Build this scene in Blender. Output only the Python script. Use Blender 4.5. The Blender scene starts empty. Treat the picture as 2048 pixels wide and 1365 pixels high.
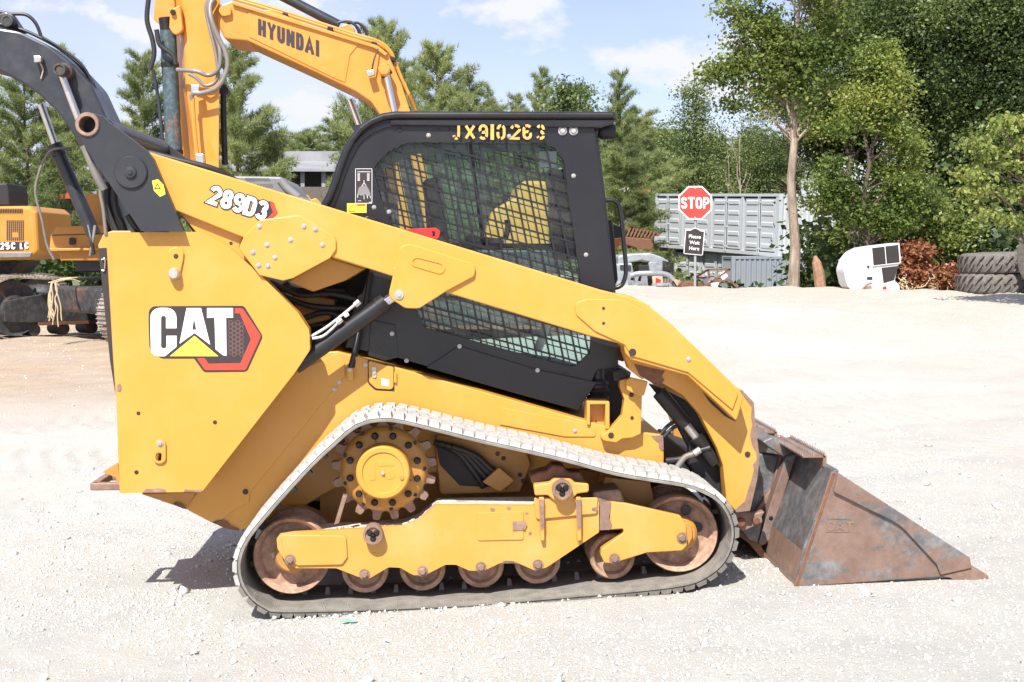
import bpy, bmesh, math, random
import numpy as np
from mathutils import Vector, Matrix, Euler
from mathutils.geometry import tessellate_polygon

# ------------------------------------------------------------------ camera, sky, sun, exposure
scene = bpy.context.scene
FOC = 2800.0; CX = 1024.0; CY = 682.5
CAM = Vector((0.0, 0.0, 1.52))
PITCH = math.atan((CY - 500.0) / FOC)
YAW = math.radians(2.95)
cd = bpy.data.cameras.new("camera")
cam = bpy.data.objects.new("camera", cd); scene.collection.objects.link(cam)
cam.location = CAM
cam.rotation_euler = (math.radians(90) - PITCH, 0, -YAW)
cd.sensor_width = 36.0; cd.lens = 36.0 * FOC / 2048.0
cd.clip_start = 0.1; cd.clip_end = 3000
scene.camera = cam
CAMROT = Euler((math.radians(90) - PITCH, 0, -YAW)).to_matrix()

SUNDIR = Vector((-0.30, -0.78, 1.02)).normalized()      # towards the sun
sun_el = math.asin(SUNDIR.z); sun_az = math.atan2(SUNDIR.x, SUNDIR.y)
world = bpy.data.worlds.new("World"); scene.world = world; world.use_nodes = True
nt = world.node_tree; nt.nodes.clear()
N = nt.nodes.new; L = nt.links.new
sky = N('ShaderNodeTexSky'); sky.sky_type = 'NISHITA'; sky.sun_disc = False
sky.sun_elevation = sun_el; sky.sun_rotation = sun_az
sky.air_density = 1.0; sky.dust_density = 0.6; sky.ozone_density = 1.3
SKY_STRENGTH = 0.105
geo = N('ShaderNodeNewGeometry')
tc = N('ShaderNodeTexCoord')
sep = N('ShaderNodeSeparateXYZ'); L(tc.outputs['Generated'], sep.inputs[0])
def wm(op, a, b=None, clamp=False):
    n = N('ShaderNodeMath'); n.operation = op; n.use_clamp = clamp
    for i, v in enumerate((a, b)):
        if v is None: continue
        if isinstance(v, (int, float)): n.inputs[i].default_value = v
        else: L(v, n.inputs[i])
    return n.outputs[0]
mp1 = N('ShaderNodeMapping'); mp1.inputs['Scale'].default_value = (10.0, 10.0, 19.0); mp1.inputs['Location'].default_value = (1.7, 0.4, 2.2); L(tc.outputs['Generated'], mp1.inputs[0])
nz = N('ShaderNodeTexNoise'); nz.inputs['Scale'].default_value = 1.0; nz.inputs['Detail'].default_value = 10
nz.inputs['Roughness'].default_value = 0.56; L(mp1.outputs[0], nz.inputs['Vector'])
nz2 = N('ShaderNodeTexNoise'); nz2.inputs['Scale'].default_value = 0.3; nz2.inputs['Detail'].default_value = 4; L(mp1.outputs[0], nz2.inputs['Vector'])
rpa = N('ShaderNodeValToRGB'); rpa.color_ramp.elements[0].position = 0.51; rpa.color_ramp.elements[1].position = 0.61
L(nz.outputs['Fac'], rpa.inputs[0])
rpb = N('ShaderNodeValToRGB'); rpb.color_ramp.elements[0].position = 0.35; rpb.color_ramp.elements[1].position = 0.65
rpb.color_ramp.elements[1].color = (.5, .5, .5, 1); L(nz2.outputs['Fac'], rpb.inputs[0])
class _o: pass
rp = _o(); rp.outputs = [wm('MAXIMUM', rpa.outputs[0], rpb.outputs[0])]
mixc = N('ShaderNodeMix'); mixc.data_type = 'RGBA'
skm = N('ShaderNodeMix'); skm.data_type = 'RGBA'; skm.blend_type = 'MULTIPLY'; skm.inputs[0].default_value = 1.0
L(sky.outputs[0], skm.inputs[6]); skm.inputs[7].default_value = (0.80, 0.72, 0.92, 1)
L(rp.outputs[0], mixc.inputs[0]); L(skm.outputs[2], mixc.inputs[6]); mixc.inputs[7].default_value = (4.6, 4.7, 5.05, 1)
bg = N('ShaderNodeBackground'); bg.inputs['Strength'].default_value = SKY_STRENGTH
L(mixc.outputs[2], bg.inputs['Color'])
out = N('ShaderNodeOutputWorld'); L(bg.outputs[0], out.inputs['Surface'])

sl = bpy.data.lights.new("sun", 'SUN'); sl.energy = 4.4; sl.angle = math.radians(0.5); sl.color = (1.0, 0.965, 0.90)
so = bpy.data.objects.new("sun", sl); scene.collection.objects.link(so)
so.rotation_euler = (-SUNDIR).to_track_quat('-Z', 'Y').to_euler(); so.location = (0, 0, 40)

vs = scene.view_settings
vs.view_transform = 'Standard'; vs.look = 'None'; vs.gamma = 1.0; vs.use_curve_mapping = False; vs.exposure = 0.95
scene.cycles.max_bounces = 8; scene.cycles.transparent_max_bounces = 24
scene.cycles.use_denoising = True

# ------------------------------------------------------------------ pixel <-> place
def at(px, py, Y):
    d = CAMROT @ Vector((px - CX, CY - py, -FOC))
    return CAM + d * (Y / d.y)
def atz(px, py, z):
    d = CAMROT @ Vector((px - CX, CY - py, -FOC))
    return CAM + d * ((z - CAM.z) / d.z)
def mpp(px, Y):                       # metres per photograph pixel at this depth
    return (at(px + 1, 500, Y) - at(px, 500, Y)).length

# ------------------------------------------------------------------ objects
def link(o): scene.collection.objects.link(o); return o
def thing(name, loc, label, cat, group=None, kind=None):
    o = link(bpy.data.objects.new(name, None)); o.location = loc; o.empty_display_size = 0.2
    tag(o, label, cat, group, kind); return o
def tag(o, label=None, cat=None, group=None, kind=None):
    if label: o['label'] = label
    if cat: o['category'] = cat
    if group: o['group'] = group
    if kind: o['kind'] = kind
    return o
def base_of(p):
    v = Vector((0, 0, 0))
    while p is not None: v += p.location; p = p.parent
    return v
def mk(name, verts, faces, mat, parent=None, local=False, smooth=False, bevel=0.0, seg=2):
    off = Vector((0, 0, 0)) if (local or parent is None) else base_of(parent)
    me = bpy.data.meshes.new(name)
    me.from_pydata([tuple(Vector(v) - off) for v in verts], [], faces)
    me.update()
    if isinstance(mat, (list, tuple)):
        for m in mat: me.materials.append(m)
    elif mat: me.materials.append(mat)
    if smooth:
        me.polygons.foreach_set('use_smooth', [True] * len(me.polygons))
        try: me.set_sharp_from_angle(angle=math.radians(38))
        except Exception: pass
    o = link(bpy.data.objects.new(name, me)); o.parent = parent
    if bevel > 0: add_bevel(o, bevel, seg)
    return o
def add_bevel(o, w, seg=2):
    b = o.modifiers.new("bevel", 'BEVEL'); b.width = w; b.segments = seg; b.limit_method = 'ANGLE'; b.angle_limit = math.radians(35)
    b.harden_normals = False
def share(o, loc, parent, rot=None, scale=None, name=None):
    c = link(bpy.data.objects.new(name or o.name.split('.')[0], o.data)); c.parent = parent
    c.location = Vector(loc) - base_of(parent)
    if rot: c.rotation_euler = rot
    if scale: c.scale = scale
    return c
def copy_tree(o, off, parent=None, skip=()):
    c = o.copy(); link(c); c.parent = parent
    if parent is None or True:
        c.location = o.location + (Vector(off) if off is not None else Vector((0, 0, 0)))
    for ch in list(o.children):
        if ch.name.split('.')[0] in skip: continue
        copy_tree(ch, None, c, skip)
    return c

def fillet(pts):
    """px polygon; a third number at a point rounds that corner by so many px"""
    out = []; n = len(pts)
    for i, p in enumerate(pts):
        if len(p) < 3 or p[2] <= 0: out.append((p[0], p[1])); continue
        a = Vector(pts[i - 1][:2]); b = Vector(p[:2]); c = Vector(pts[(i + 1) % n][:2])
        u = (a - b); v = (c - b); lu, lv = u.length, v.length; u.normalize(); v.normalize()
        ang = math.acos(max(-1, min(1, u.dot(v))))
        if ang > 3.0: out.append((p[0], p[1])); continue
        t = min(p[2] / math.tan(ang / 2), lu * .48, lv * .48); r = t * math.tan(ang / 2)
        s = b + u * t; e = b + v * t
        k = 5
        ctr = b + (u + v).normalized() * (r / math.sin(ang / 2))
        a0 = math.atan2(s.y - ctr.y, s.x - ctr.x); a1 = math.atan2(e.y - ctr.y, e.x - ctr.x)
        d = (a1 - a0 + math.pi) % (2 * math.pi) - math.pi
        for j in range(k + 1):
            q = a0 + d * j / k; out.append((ctr.x + r * math.cos(q), ctr.y + r * math.sin(q)))
    return out
def circ(px, py, r, n=24, r2=None, rot=0):
    r2 = r2 or r
    return [(px + r * math.cos(rot + 2 * math.pi * i / n), py + r2 * math.sin(rot + 2 * math.pi * i / n)) for i in range(n)]
def clean2(poly):
    out = []
    for p in poly:
        if not out or (abs(p[0] - out[-1][0]) + abs(p[1] - out[-1][1])) > 1e-4: out.append(p)
    if (abs(out[0][0] - out[-1][0]) + abs(out[0][1] - out[-1][1])) < 1e-4: out.pop()
    return out
def flatw(loops3):
    """triangulate loops of xz points"""
    tess = tessellate_polygon([[Vector((v.x, v.z, 0)) for v in lp] for lp in loops3])
    return tess
def prism(name, pts, Y, depth, mat, parent=None, holes=(), bevel=0.0, seg=2, smooth=False):
    """solid plate: px outline traced on the plane y=Y, running straight back by depth"""
    loops = [clean2(fillet(pts))] + [clean2(fillet(h)) for h in holes]
    L3 = [[at(x, y, Y) for x, y in lp] for lp in loops]
    return prism3(name, L3, depth, mat, parent, bevel, seg, smooth)
def prism3(name, L3, depth, mat, parent=None, bevel=0.0, seg=2, smooth=False):
    tess = flatw(L3)
    front = [v for lp in L3 for v in lp]; n = len(front)
    verts = front + [v + Vector((0, depth, 0)) for v in front]
    faces = []
    for t in tess:
        a, b, c = (front[i] for i in t)
        nrm = (b - a).cross(c - a)
        t = tuple(t) if nrm.y < 0 else tuple(reversed(t))
        faces.append(t); faces.append(tuple(i + n for i in reversed(t)))
    k = 0
    for li, lp in enumerate(L3):
        m = len(lp)
        ar = sum(lp[i].x * lp[(i + 1) % m].z - lp[(i + 1) % m].x * lp[i].z for i in range(m))
        ccw = ar > 0
        if li > 0: ccw = not ccw
        for i in range(m):
            a, b = k + i, k + (i + 1) % m
            faces.append((b, a, a + n, b + n) if ccw else (a, b, b + n, a + n))
        k += m
    me = bpy.data.meshes.new(name)
    off = base_of(parent) if parent else Vector((0, 0, 0))
    me.from_pydata([tuple(v - off) for v in verts], [], faces); me.update()
    if bevel > 0:                      # merge coplanar triangles so bevels stay clean
        bm = bmesh.new(); bm.from_mesh(me)
        bmesh.ops.dissolve_limit(bm, angle_limit=0.01, verts=bm.verts, edges=bm.edges)
        bm.to_mesh(me); bm.free()
    me.materials.append(mat)
    if smooth:
        me.polygons.foreach_set('use_smooth', [True] * len(me.polygons)); me.set_sharp_from_angle(angle=math.radians(35))
    o = link(bpy.data.objects.new(name, me)); o.parent = parent
    if bevel > 0: add_bevel(o, bevel, seg)
    return o
def sheet(name, pts, Y, mat, parent=None, holes=()):
    """flat print lying on a surface"""
    loops = [clean2(fillet(pts))] + [clean2(fillet(h)) for h in holes]
    L3 = [[at(x, y, Y) for x, y in lp] for lp in loops]
    tess = flatw(L3); front = [v for lp in L3 for v in lp]
    faces = []
    for t in tess:
        a, b, c = (front[i] for i in t)
        faces.append(tuple(t) if (b - a).cross(c - a).y < 0 else tuple(reversed(t)))
    return mk(name, front, faces, mat, parent)
def catmull(P, k=6):
    P = [Vector(p) for p in P]
    if len(P) < 3: return P
    Q = [P[0] * 2 - P[1]] + P + [P[-1] * 2 - P[-2]]
    out = []
    for i in range(1, len(Q) - 2):
        p0, p1, p2, p3 = Q[i - 1:i + 3]
        for j in range(k):
            t = j / k
            out.append(0.5 * ((2 * p1) + (p2 - p0) * t + (2 * p0 - 5 * p1 + 4 * p2 - p3) * t * t + (3 * p1 - p0 - 3 * p2 + p3) * t ** 3))
    out.append(P[-1]); return out
def tube_geo(pts, r, n=10, radii=None, caps=True):
    P = [Vector(p) for p in pts]; verts = []; faces = []
    T = []
    for i in range(len(P)):
        a = P[max(0, i - 1)]; b = P[min(len(P) - 1, i + 1)]
        T.append((b - a).normalized())
    up = Vector((0, 0, 1)) if abs(T[0].z) < .9 else Vector((0, 1, 0))
    u = T[0].cross(up).normalized()
    for i, p in enumerate(P):
        u = (u - T[i] * u.dot(T[i])).normalized(); v = T[i].cross(u)
        rr = radii[i] if radii else r
        for j in range(n):
            q = 2 * math.pi * j / n
            verts.append(p + (u * math.cos(q) + v * math.sin(q)) * rr)
    for i in range(len(P) - 1):
        for j in range(n):
            a = i * n + j; b = i * n + (j + 1) % n
            faces.append((a, b, b + n, a + n))
    if caps:
        faces.append(tuple(reversed(range(n)))); k = (len(P) - 1) * n; faces.append(tuple(range(k, k + n)))
    return verts, faces
def tube(name, pts, r, mat, parent=None, n=10, curve=True, radii=None):
    P = catmull(pts) if curve and len(pts) > 2 else pts
    v, f = tube_geo(P, r, n, radii)
    return mk(name, v, f, mat, parent, smooth=True)
def ptube(name, px, rpx, mat, parent=None, n=10, curve=True):
    """tube through (px, py, Y) points, radius in photograph px at the first point"""
    P = [at(*p) for p in px]
    return tube(name, P, rpx * mpp(px[0][0], px[0][2]), mat, parent, n, curve)
def lathe(name, c, prof, mat, parent=None, n=32, local=False, axis='y'):
    """prof: (radius, offset along +Y) from front to back"""
    verts = []; faces = []; c = Vector(c); m = len(prof)
    for i in range(n):
        q = 2 * math.pi * i / n
        for r, y in prof:
            if axis == 'y': verts.append(c + Vector((r * math.cos(q), y, r * math.sin(q))))
            elif axis == 'x': verts.append(c + Vector((y, r * math.cos(q), r * math.sin(q))))
            else: verts.append(c + Vector((r * math.cos(q), r * math.sin(q), y)))
    for i in range(n):
        for j in range(m - 1):
            a = i * m + j; b = ((i + 1) % n) * m + j
            faces.append((a, a + 1, b + 1, b) if axis != 'y' else (a, b, b + 1, a + 1))
    ring = prof[0] == prof[-1]
    if prof[0][0] > 1e-5 and not ring: faces.append(tuple(i * m for i in range(n)) if axis != 'y' else tuple(i * m for i in reversed(range(n))))
    if prof[-1][0] > 1e-5 and not ring: faces.append(tuple(i * m + m - 1 for i in range(n)))
    return mk(name, verts, faces, mat, parent, local=local, smooth=True)
def pdisc(name, px, py, rpx, Y, depth, mat, parent, n=28, ch=0.15):
    c = at(px, py, Y); r = rpx * mpp(px, Y)
    e = min(r * ch, abs(depth) * .4)
    return lathe(name, c, [(0, 0), (r - e, 0), (r, e), (r, depth)], mat, parent, n)
def box_geo(c, s, rz=0):
    c = Vector(c); M = Matrix.Rotation(rz, 3, 'Z'); V = []
    for dx in (-1, 1):
        for dy in (-1, 1):
            for dz in (-1, 1): V.append(c + M @ Vector((dx * s[0] / 2, dy * s[1] / 2, dz * s[2] / 2)))
    F = [(0, 1, 3, 2), (4, 6, 7, 5), (0, 4, 5, 1), (2, 3, 7, 6), (0, 2, 6, 4), (1, 5, 7, 3)]
    return V, F
def box(name, c, s, mat, parent=None, rz=0, bevel=0.0, local=False):
    V, F = box_geo(c, s, rz)
    return mk(name, V, F, mat, parent, bevel=bevel, local=local)
class MB:
    def __init__(s): s.v = []; s.f = []
    def add(s, vf):
        k = len(s.v); s.v += list(vf[0]); s.f += [tuple(i + k for i in f) for f in vf[1]]; return s
    def box(s, c, sz, rz=0): return s.add(box_geo(c, sz, rz))
    def tube(s, pts, r, n=8): return s.add(tube_geo(pts, r, n))
    def build(s, name, mat, parent=None, **k): return mk(name, s.v, s.f, mat, parent, **k)
def bar3(a, b, w, h):
    """rectangular bar from a to b"""
    a = Vector(a); b = Vector(b); t = (b - a).normalized()
    up = Vector((0, 1, 0)) if abs(t.y) < .9 else Vector((0, 0, 1))
    u = t.cross(up).normalized(); v = u.cross(t)
    V = [p + u * (sx * w / 2) + v * (sy * h / 2) for p in (a, b) for sx, sy in ((-1, -1), (1, -1), (1, 1), (-1, 1))]
    F = [(3, 2, 1, 0), (4, 5, 6, 7)] + [(i, (i + 1) % 4, (i + 1) % 4 + 4, i + 4) for i in range(4)]
    return V, F

# ------------------------------------------------------------------ lettering (stroke alphabet)
def arc(cx, cy, rx, ry, a0, a1, k=6):
    return [(cx + rx * math.cos(math.radians(a0 + (a1 - a0) * i / k)), cy + ry * math.sin(math.radians(a0 + (a1 - a0) * i / k))) for i in range(k + 1)]
G = {
 'H': [[(0, 0), (0, 1)], [(1, 0), (1, 1)], [(.05, .5), (.95, .5)]],
 'Y': [[(0, 1), (.5, .45), (1, 1)], [(.5, .45), (.5, 0)]],
 'U': [[(0, 1)] + arc(.5, .25, .5, .25, 180, 360) + [(1, 1)]],
 'N': [[(0, 0), (0, 1)], [(0, 1), (1, 0)], [(1, 0), (1, 1)]],
 'D': [[(.4, 0), (0, 0), (0, 1), (.4, 1)] + arc(.6, .7, .4, .3, 90, 0) + arc(.6, .3, .4, .3, 0, -90) + [(.4, 0)]],
 'A': [[(-.05, 0), (.5, 1), (1.05, 0)], [(.22, .3), (.78, .3)]],
 'I': [[(.5, 0), (.5, 1)]], '1': [[(.5, 0), (.5, 1)]],
 'S': [arc(.5, .76, .48, .24, 20, 180) + arc(.5, .76, .5, .25, 200, 250, 3)[1:] + [(.7, .47)] + arc(.5, .24, .5, .24, 30, -90)[1:] + arc(.5, .24, .48, .24, -110, -160, 3)],
 'T': [[(-.05, 1), (1.05, 1)], [(.5, .98), (.5, 0)]],
 'O': [arc(.5, .72, .5, .28, 180, 0) + arc(.5, .28, .5, .28, 0, -180) + [(0, .5)]],
 '0': [arc(.5, .72, .5, .28, 180, 0) + arc(.5, .28, .5, .28, 0, -180) + [(0, .5)]],
 'P': [[(0, 0), (0, 1), (.5, 1)] + arc(.55, .74, .45, .26, 90, -90) + [(0.05, .48)]],
 'C': [arc(.5, .72, .5, .28, 0, 180) + arc(.5, .28, .5, .28, 180, 360)],
 'L': [[(0, 1), (0, 0), (.9, 0)]],
 'J': [[(1, 1)] + arc(.5, .25, .5, .25, 0, -180)],
 'X': [[(0, 1), (1, 0)], [(1, 1), (.56, .56)], [(.44, .44), (0, 0)]],
 '2': [arc(.5, .72, .5, .28, 170, -20, 8) + [(0, 0), (1, 0)]],
 '3': [arc(.5, .75, .46, .25, 160, -70, 8) + [(.5, .52)], arc(.5, .25, .5, .25, 75, -160, 8)],
 '5': [[(.95, 1), (.05, 1), (.05, .55)] + arc(.48, .3, .5, .3, 110, -150, 8)],
 '6': [arc(.5, .74, .5, .26, 30, 180, 5) + [(0, .3)] + arc(.5, .27, .5, .27, 180, 500, 9)],
 '8': [arc(.5, .75, .42, .25, 270, -90, 12), arc(.5, .25, .5, .25, 90, -270, 12)],
 '9': [arc(.5, .26, .5, .26, 210, 360, 5) + [(1, .7)] + arc(.5, .73, .5, .27, 0, 320, 9)],
}
def ribbon(pl, w):
    P = [Vector(p) for p in pl]; out = [P[0]]
    for p in P[1:]:
        if (p - out[-1]).length > 1e-4: out.append(p)
    P = out; closed = (P[0] - P[-1]).length < 1e-3 and len(P) > 3
    if closed: P = P[:-1]
    n = len(P); Lf = []; Rt = []
    for i in range(n):
        a = P[i - 1] if (i > 0 or closed) else None; b = P[(i + 1) % n] if (i < n - 1 or closed) else None
        d1 = (P[i] - a).normalized() if a is not None else None; d2 = (b - P[i]).normalized() if b is not None else None
        if d1 is None: d1 = d2
        if d2 is None: d2 = d1
        n1 = Vector((-d1.y, d1.x)); n2 = Vector((-d2.y, d2.x)); m = (n1 + n2)
        m = m.normalized() if m.length > 1e-3 else n1
        k = min(1.9, 1 / max(.35, m.dot(n1)))
        Lf.append(P[i] + m * w / 2 * k); Rt.append(P[i] - m * w / 2 * k)
    return Lf, Rt, closed
def lettering(name, s, org, du, dv, wid, gap, Y, mat, parent, w=.22, extend=None, eps=0.0004, widths=None, plane=None):
    """org px of bottom-left; du px vector of one letter-width step unit; dv px vector of the full height"""
    org = Vector(org); du = Vector(du); dv = Vector(dv)
    place = plane or (lambda x, y, y3: at(x, y, y3))
    pos = 0.0; objs = []
    for ch in s:
        if ch == ' ': pos += (wid + gap) * .6; continue
        wc = (widths or {}).get(ch, wid)
        verts = []; faces = []
        cw = wc if ch not in 'I1' else wid * .35
        for si, pl in enumerate(G[ch]):
            # ribbon in px-like metric space so thickness is even
            P = [(x * cw, y) for x, y in pl]
            if ch in 'I1': P = [(cw * .5, y) for x, y in pl]
            Lf, Rt, closed = ribbon(P, w)
            if extend:
                if not closed:
                    for q in (0, -1):
                        o = (Vector(P[0]) - Vector(P[1])).normalized() if q == 0 else (Vector(P[-1]) - Vector(P[-2])).normalized()
                        Lf[q] = Lf[q] + o * extend; Rt[q] = Rt[q] + o * extend
            k = len(verts); m = len(Lf)
            for a, b in zip(Lf, Rt):
                for q in (a, b):
                    pp = org + du * (pos + q.x) + dv * q.y
                    verts.append(place(pp.x, pp.y, Y - eps * si))
            for i in range(m if closed else m - 1):
                j = (i + 1) % m
                faces.append((k + 2 * i, k + 2 * i + 1, k + 2 * j + 1, k + 2 * j))
        objs.append(mk(name, verts, faces, mat, parent))
        pos += cw + gap
    return objs
# ------------------------------------------------------------------ materials
def new_mat(name):
    m = bpy.data.materials.new(name); m.use_nodes = True
    t = m.node_tree; return m, t, t.nodes['Principled BSDF']
def lnk(t, a, b): t.links.new(a, b)
def noise(t, scale, detail=6, rough=.6, coord='obj', stretch=None):
    n = t.nodes.new('ShaderNodeTexNoise'); n.inputs['Scale'].default_value = scale; n.inputs['Detail'].default_value = detail
    n.inputs['Roughness'].default_value = rough
    g = t.nodes.new('ShaderNodeNewGeometry'); src = g.outputs['Position']
    if stretch:
        mp = t.nodes.new('ShaderNodeMapping'); mp.inputs['Scale'].default_value = stretch; lnk(t, src, mp.inputs[0]); src = mp.outputs[0]
    lnk(t, src, n.inputs['Vector']); return n.outputs['Fac']
def ramp(t, fac, a, b, ca=(0, 0, 0, 1), cb=(1, 1, 1, 1)):
    r = t.nodes.new('ShaderNodeValToRGB'); r.color_ramp.elements[0].position = a; r.color_ramp.elements[1].position = b
    r.color_ramp.elements[0].color = ca; r.color_ramp.elements[1].color = cb; lnk(t, fac, r.inputs[0]); return r.outputs[0]
def mix(t, fac, a, b):
    m = t.nodes.new('ShaderNodeMix'); m.data_type = 'RGBA'
    for i, v in ((0, fac), (6, a), (7, b)):
        if isinstance(v, (int, float)): m.inputs[i].default_value = v
        elif isinstance(v, tuple): m.inputs[i].default_value = v if len(v) == 4 else v + (1,)
        else: lnk(t, v, m.inputs[i])
    return m.outputs[2]
def bump(t, bs, h, strength=.3, dist=.01):
    b = t.nodes.new('ShaderNodeBump'); b.inputs['Strength'].default_value = strength; b.inputs['Distance'].default_value = dist
    lnk(t, h, b.inputs['Height']); lnk(t, b.outputs[0], bs.inputs['Normal'])
def simple(name, col, rough=.5, metal=0, var=.12, scale=8, bmp=0, coat=0):
    m, t, bs = new_mat(name)
    bs.inputs['Roughness'].default_value = rough; bs.inputs['Metallic'].default_value = metal
    if coat: bs.inputs['Coat Weight'].default_value = coat; bs.inputs['Coat Roughness'].default_value = .12
    nf = noise(t, scale, 5)
    c2 = tuple(max(0, c * (1 - var)) for c in col); c1 = tuple(min(1, c * (1 + var)) for c in col)
    lnk(t, mix(t, ramp(t, nf, .3, .7), c2, c1), bs.inputs['Base Color'])
    if bmp: bump(t, bs, noise(t, scale * 12, 4), bmp, .004)
    return m
def paint(name, col, dust=(.55, .44, .30), amount=.25, rough=.38, chip=0.0, chipcol=(.10, .045, .025), scale=3.0):
    """sheet-metal paint with dusty film, faint run streaks and a few chips"""
    m, t, bs = new_mat(name)
    bs.inputs['Coat Weight'].default_value = .15; bs.inputs['Coat Roughness'].default_value = .2
    a = noise(t, scale, 8, .65); b = noise(t, 14, 6, .7, stretch=(1, 1, .18)); c = noise(t, 60, 5, .7)
    base = mix(t, ramp(t, a, .35, .7), tuple(x * .93 for x in col), col)
    f1 = ramp(t, a, .48, .86, (0, 0, 0, 1), (amount,) * 3 + (1,))
    base = mix(t, f1, base, dust)
    f2 = ramp(t, b, .62, .85, (0, 0, 0, 1), (amount * .7,) * 3 + (1,))
    base = mix(t, f2, base, tuple(x * .8 for x in dust))
    if chip > 0:
        d = noise(t, 26, 7, .75)
        f3 = ramp(t, d, .73 - chip * .1, .735 - chip * .1 + .01)
        base = mix(t, f3, base, chipcol)
    lnk(t, base, bs.inputs['Base Color'])
    lnk(t, ramp(t, a, .3, .8, (rough - .06,) * 3 + (1,), (rough + .22,) * 3 + (1,)), bs.inputs['Roughness'])
    bump(t, bs, c, .04, .002)
    return m
def rusty(name, paintcol, rust=(.23, .105, .055), rust2=(.13, .06, .035), lo=.46, hi=.56, scale=4, metal=.2, streak=None, rough=.65):
    m, t, bs = new_mat(name)
    a = noise(t, scale, 9, .68, stretch=streak); b = noise(t, scale * 6, 8, .75); c = noise(t, 90, 4, .7, stretch=(.3, 1, 1))
    r = mix(t, ramp(t, b, .35, .65), rust2, rust)
    r = mix(t, ramp(t, c, .6, .8, (0, 0, 0, 1), (.35, .35, .35, 1)), r, (.42, .30, .22))
    p = mix(t, ramp(t, b, .45, .7), paintcol, tuple(min(1, x * 2.1 + .02) for x in paintcol))
    lnk(t, mix(t, ramp(t, a, lo, hi), p, r), bs.inputs['Base Color'])
    bs.inputs['Roughness'].default_value = rough; bs.inputs['Metallic'].default_value = metal
    bump(t, bs, b, .25, .006); return m
def dusty_rubber(name, top, side):
    """rubber with light dust caked where it lies open to the sky"""
    m, t, bs = new_mat(name)
    a = noise(t, 14, 8, .7); b = noise(t, 60, 5, .7)
    c = mix(t, ramp(t, a, .3, .68), side, top)
    c = mix(t, ramp(t, b, .35, .75, (0, 0, 0, 1), (.5, .5, .5, 1)), c, tuple(x * .75 for x in top))
    lnk(t, c, bs.inputs['Base Color']); bs.inputs['Roughness'].default_value = .85
    bump(t, bs, b, .3, .004); return m

M = {}
M['yellow'] = paint('cat_yellow_paint', (.62, .298, .043), amount=.18, chip=.12)
M['yellow_pod'] = paint('yellow_paint_dusty', (.60, .30, .055), amount=.36, chip=.55, chipcol=(.17, .085, .05))
M['yellow_worn'] = paint('yellow_paint_dirty', (.48, .235, .045), dust=(.22, .15, .10), amount=.6, chip=1.0, rough=.5)
M['orange'] = paint('orange_yellow_paint', (.64, .262, .038), amount=.10, rough=.35)
M['orange_old'] = paint('weathered_orange_paint', (.55, .24, .03), dust=(.4, .28, .15), amount=.3, rough=.5)
M['boomgrey'] = paint('charcoal_boom_paint', (.024, .027, .034), dust=(.12, .11, .10), amount=.3, rough=.38)
M['black'] = paint('black_cab_paint', (.0095, .0095, .012), dust=(.07, .065, .06), amount=.10, rough=.30)
M['blackflat'] = simple('matt_black_plastic', (.015, .015, .016), .6)
M['blackpart'] = simple('greasy_black_steel', (.022, .020, .019), .45, .3, .4, 9, .1)
M['charcoal'] = paint('charcoal_link_paint', (.022, .023, .028), dust=(.14, .13, .12), amount=.15, rough=.42)
M['hose'] = simple('black_rubber_hose', (.020, .020, .022), .5)
M['greyhose'] = simple('sheathed_grey_hose', (.22, .20, .18), .45, .3)
M['steel'] = simple('bright_steel', (.62, .60, .57), .28, .9)
M['zinc'] = simple('zinc_bolt_heads', (.50, .48, .44), .42, .6)
M['chrome'] = simple('chromed_rod', (.70, .68, .66), .14, 1.0, .03)
M['dustledge'] = rusty('dusty_frame_ledge', (.50, .42, .35), rust=(.42, .30, .22), rust2=(.30, .20, .14), lo=.5, hi=.62, scale=9, metal=.0, rough=.9)
M['rust'] = rusty('brown_rust', (.12, .06, .035), lo=.2, hi=.4)
M['wheel'] = rusty('rust_brown_wheel', (.20, .12, .08), rust=(.58, .37, .25), rust2=(.36, .22, .15), lo=.35, hi=.6, scale=6, rough=.75, metal=.05)
M['bucket'] = rusty('bucket_steel_rust_and_blue_grey', (.125, .122, .12), rust=(.27, .18, .14), rust2=(.19, .12, .09), lo=.43, hi=.50, scale=2.4, metal=.25, rough=.5, streak=(1, 1, 2.2))
M['bucketback'] = rusty('bucket_back_grey_steel', (.12, .122, .125), rust=(.22, .13, .085), lo=.58, hi=.66, scale=3, metal=.35, streak=(1, 1, .5), rough=.45)
M['bare'] = rusty('bare_brown_metal', (.28, .18, .13), rust=(.30, .19, .14), rust2=(.2, .125, .09), lo=.3, hi=.5, rough=.6)
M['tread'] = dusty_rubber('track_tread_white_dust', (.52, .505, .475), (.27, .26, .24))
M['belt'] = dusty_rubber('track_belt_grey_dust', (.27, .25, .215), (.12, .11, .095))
M['beltlight'] = dusty_rubber('belt_moulded_marks', (.42, .39, .33), (.25, .23, .20))
M['tyre'] = dusty_rubber('old_tyre_rubber', (.20, .18, .155), (.07, .065, .06))
M['shoes'] = rusty('worn_track_shoes', (.30, .26, .22), rust=(.28, .22, .17), rust2=(.16, .12, .09), lo=.4, hi=.7, metal=.3)
M['crawler'] = rusty('crawler_frame_dirty', (.035, .035, .036), rust=(.16, .085, .05), lo=.5, hi=.62, scale=2)
M['white'] = simple('white_print', (.82, .82, .82), .5, 0, .02)
M['inkblack'] = simple('dark_print', (.035, .026, .026), .5, 0, .1)
M['red'] = simple('red_print', (.72, .055, .030), .45, 0, .1)
M['hexline'] = simple('brown_print', (.17, .085, .075), .5)
M['redpaint'] = simple('red_lockout_paint', (.70, .03, .025), .38)
M['label_yellow'] = simple('yellow_label', (.85, .72, .05), .5, 0, .05)
M['logo_yellow'] = simple('logo_yellow_print', (.80, .55, .06), .5, 0, .08)
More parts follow.
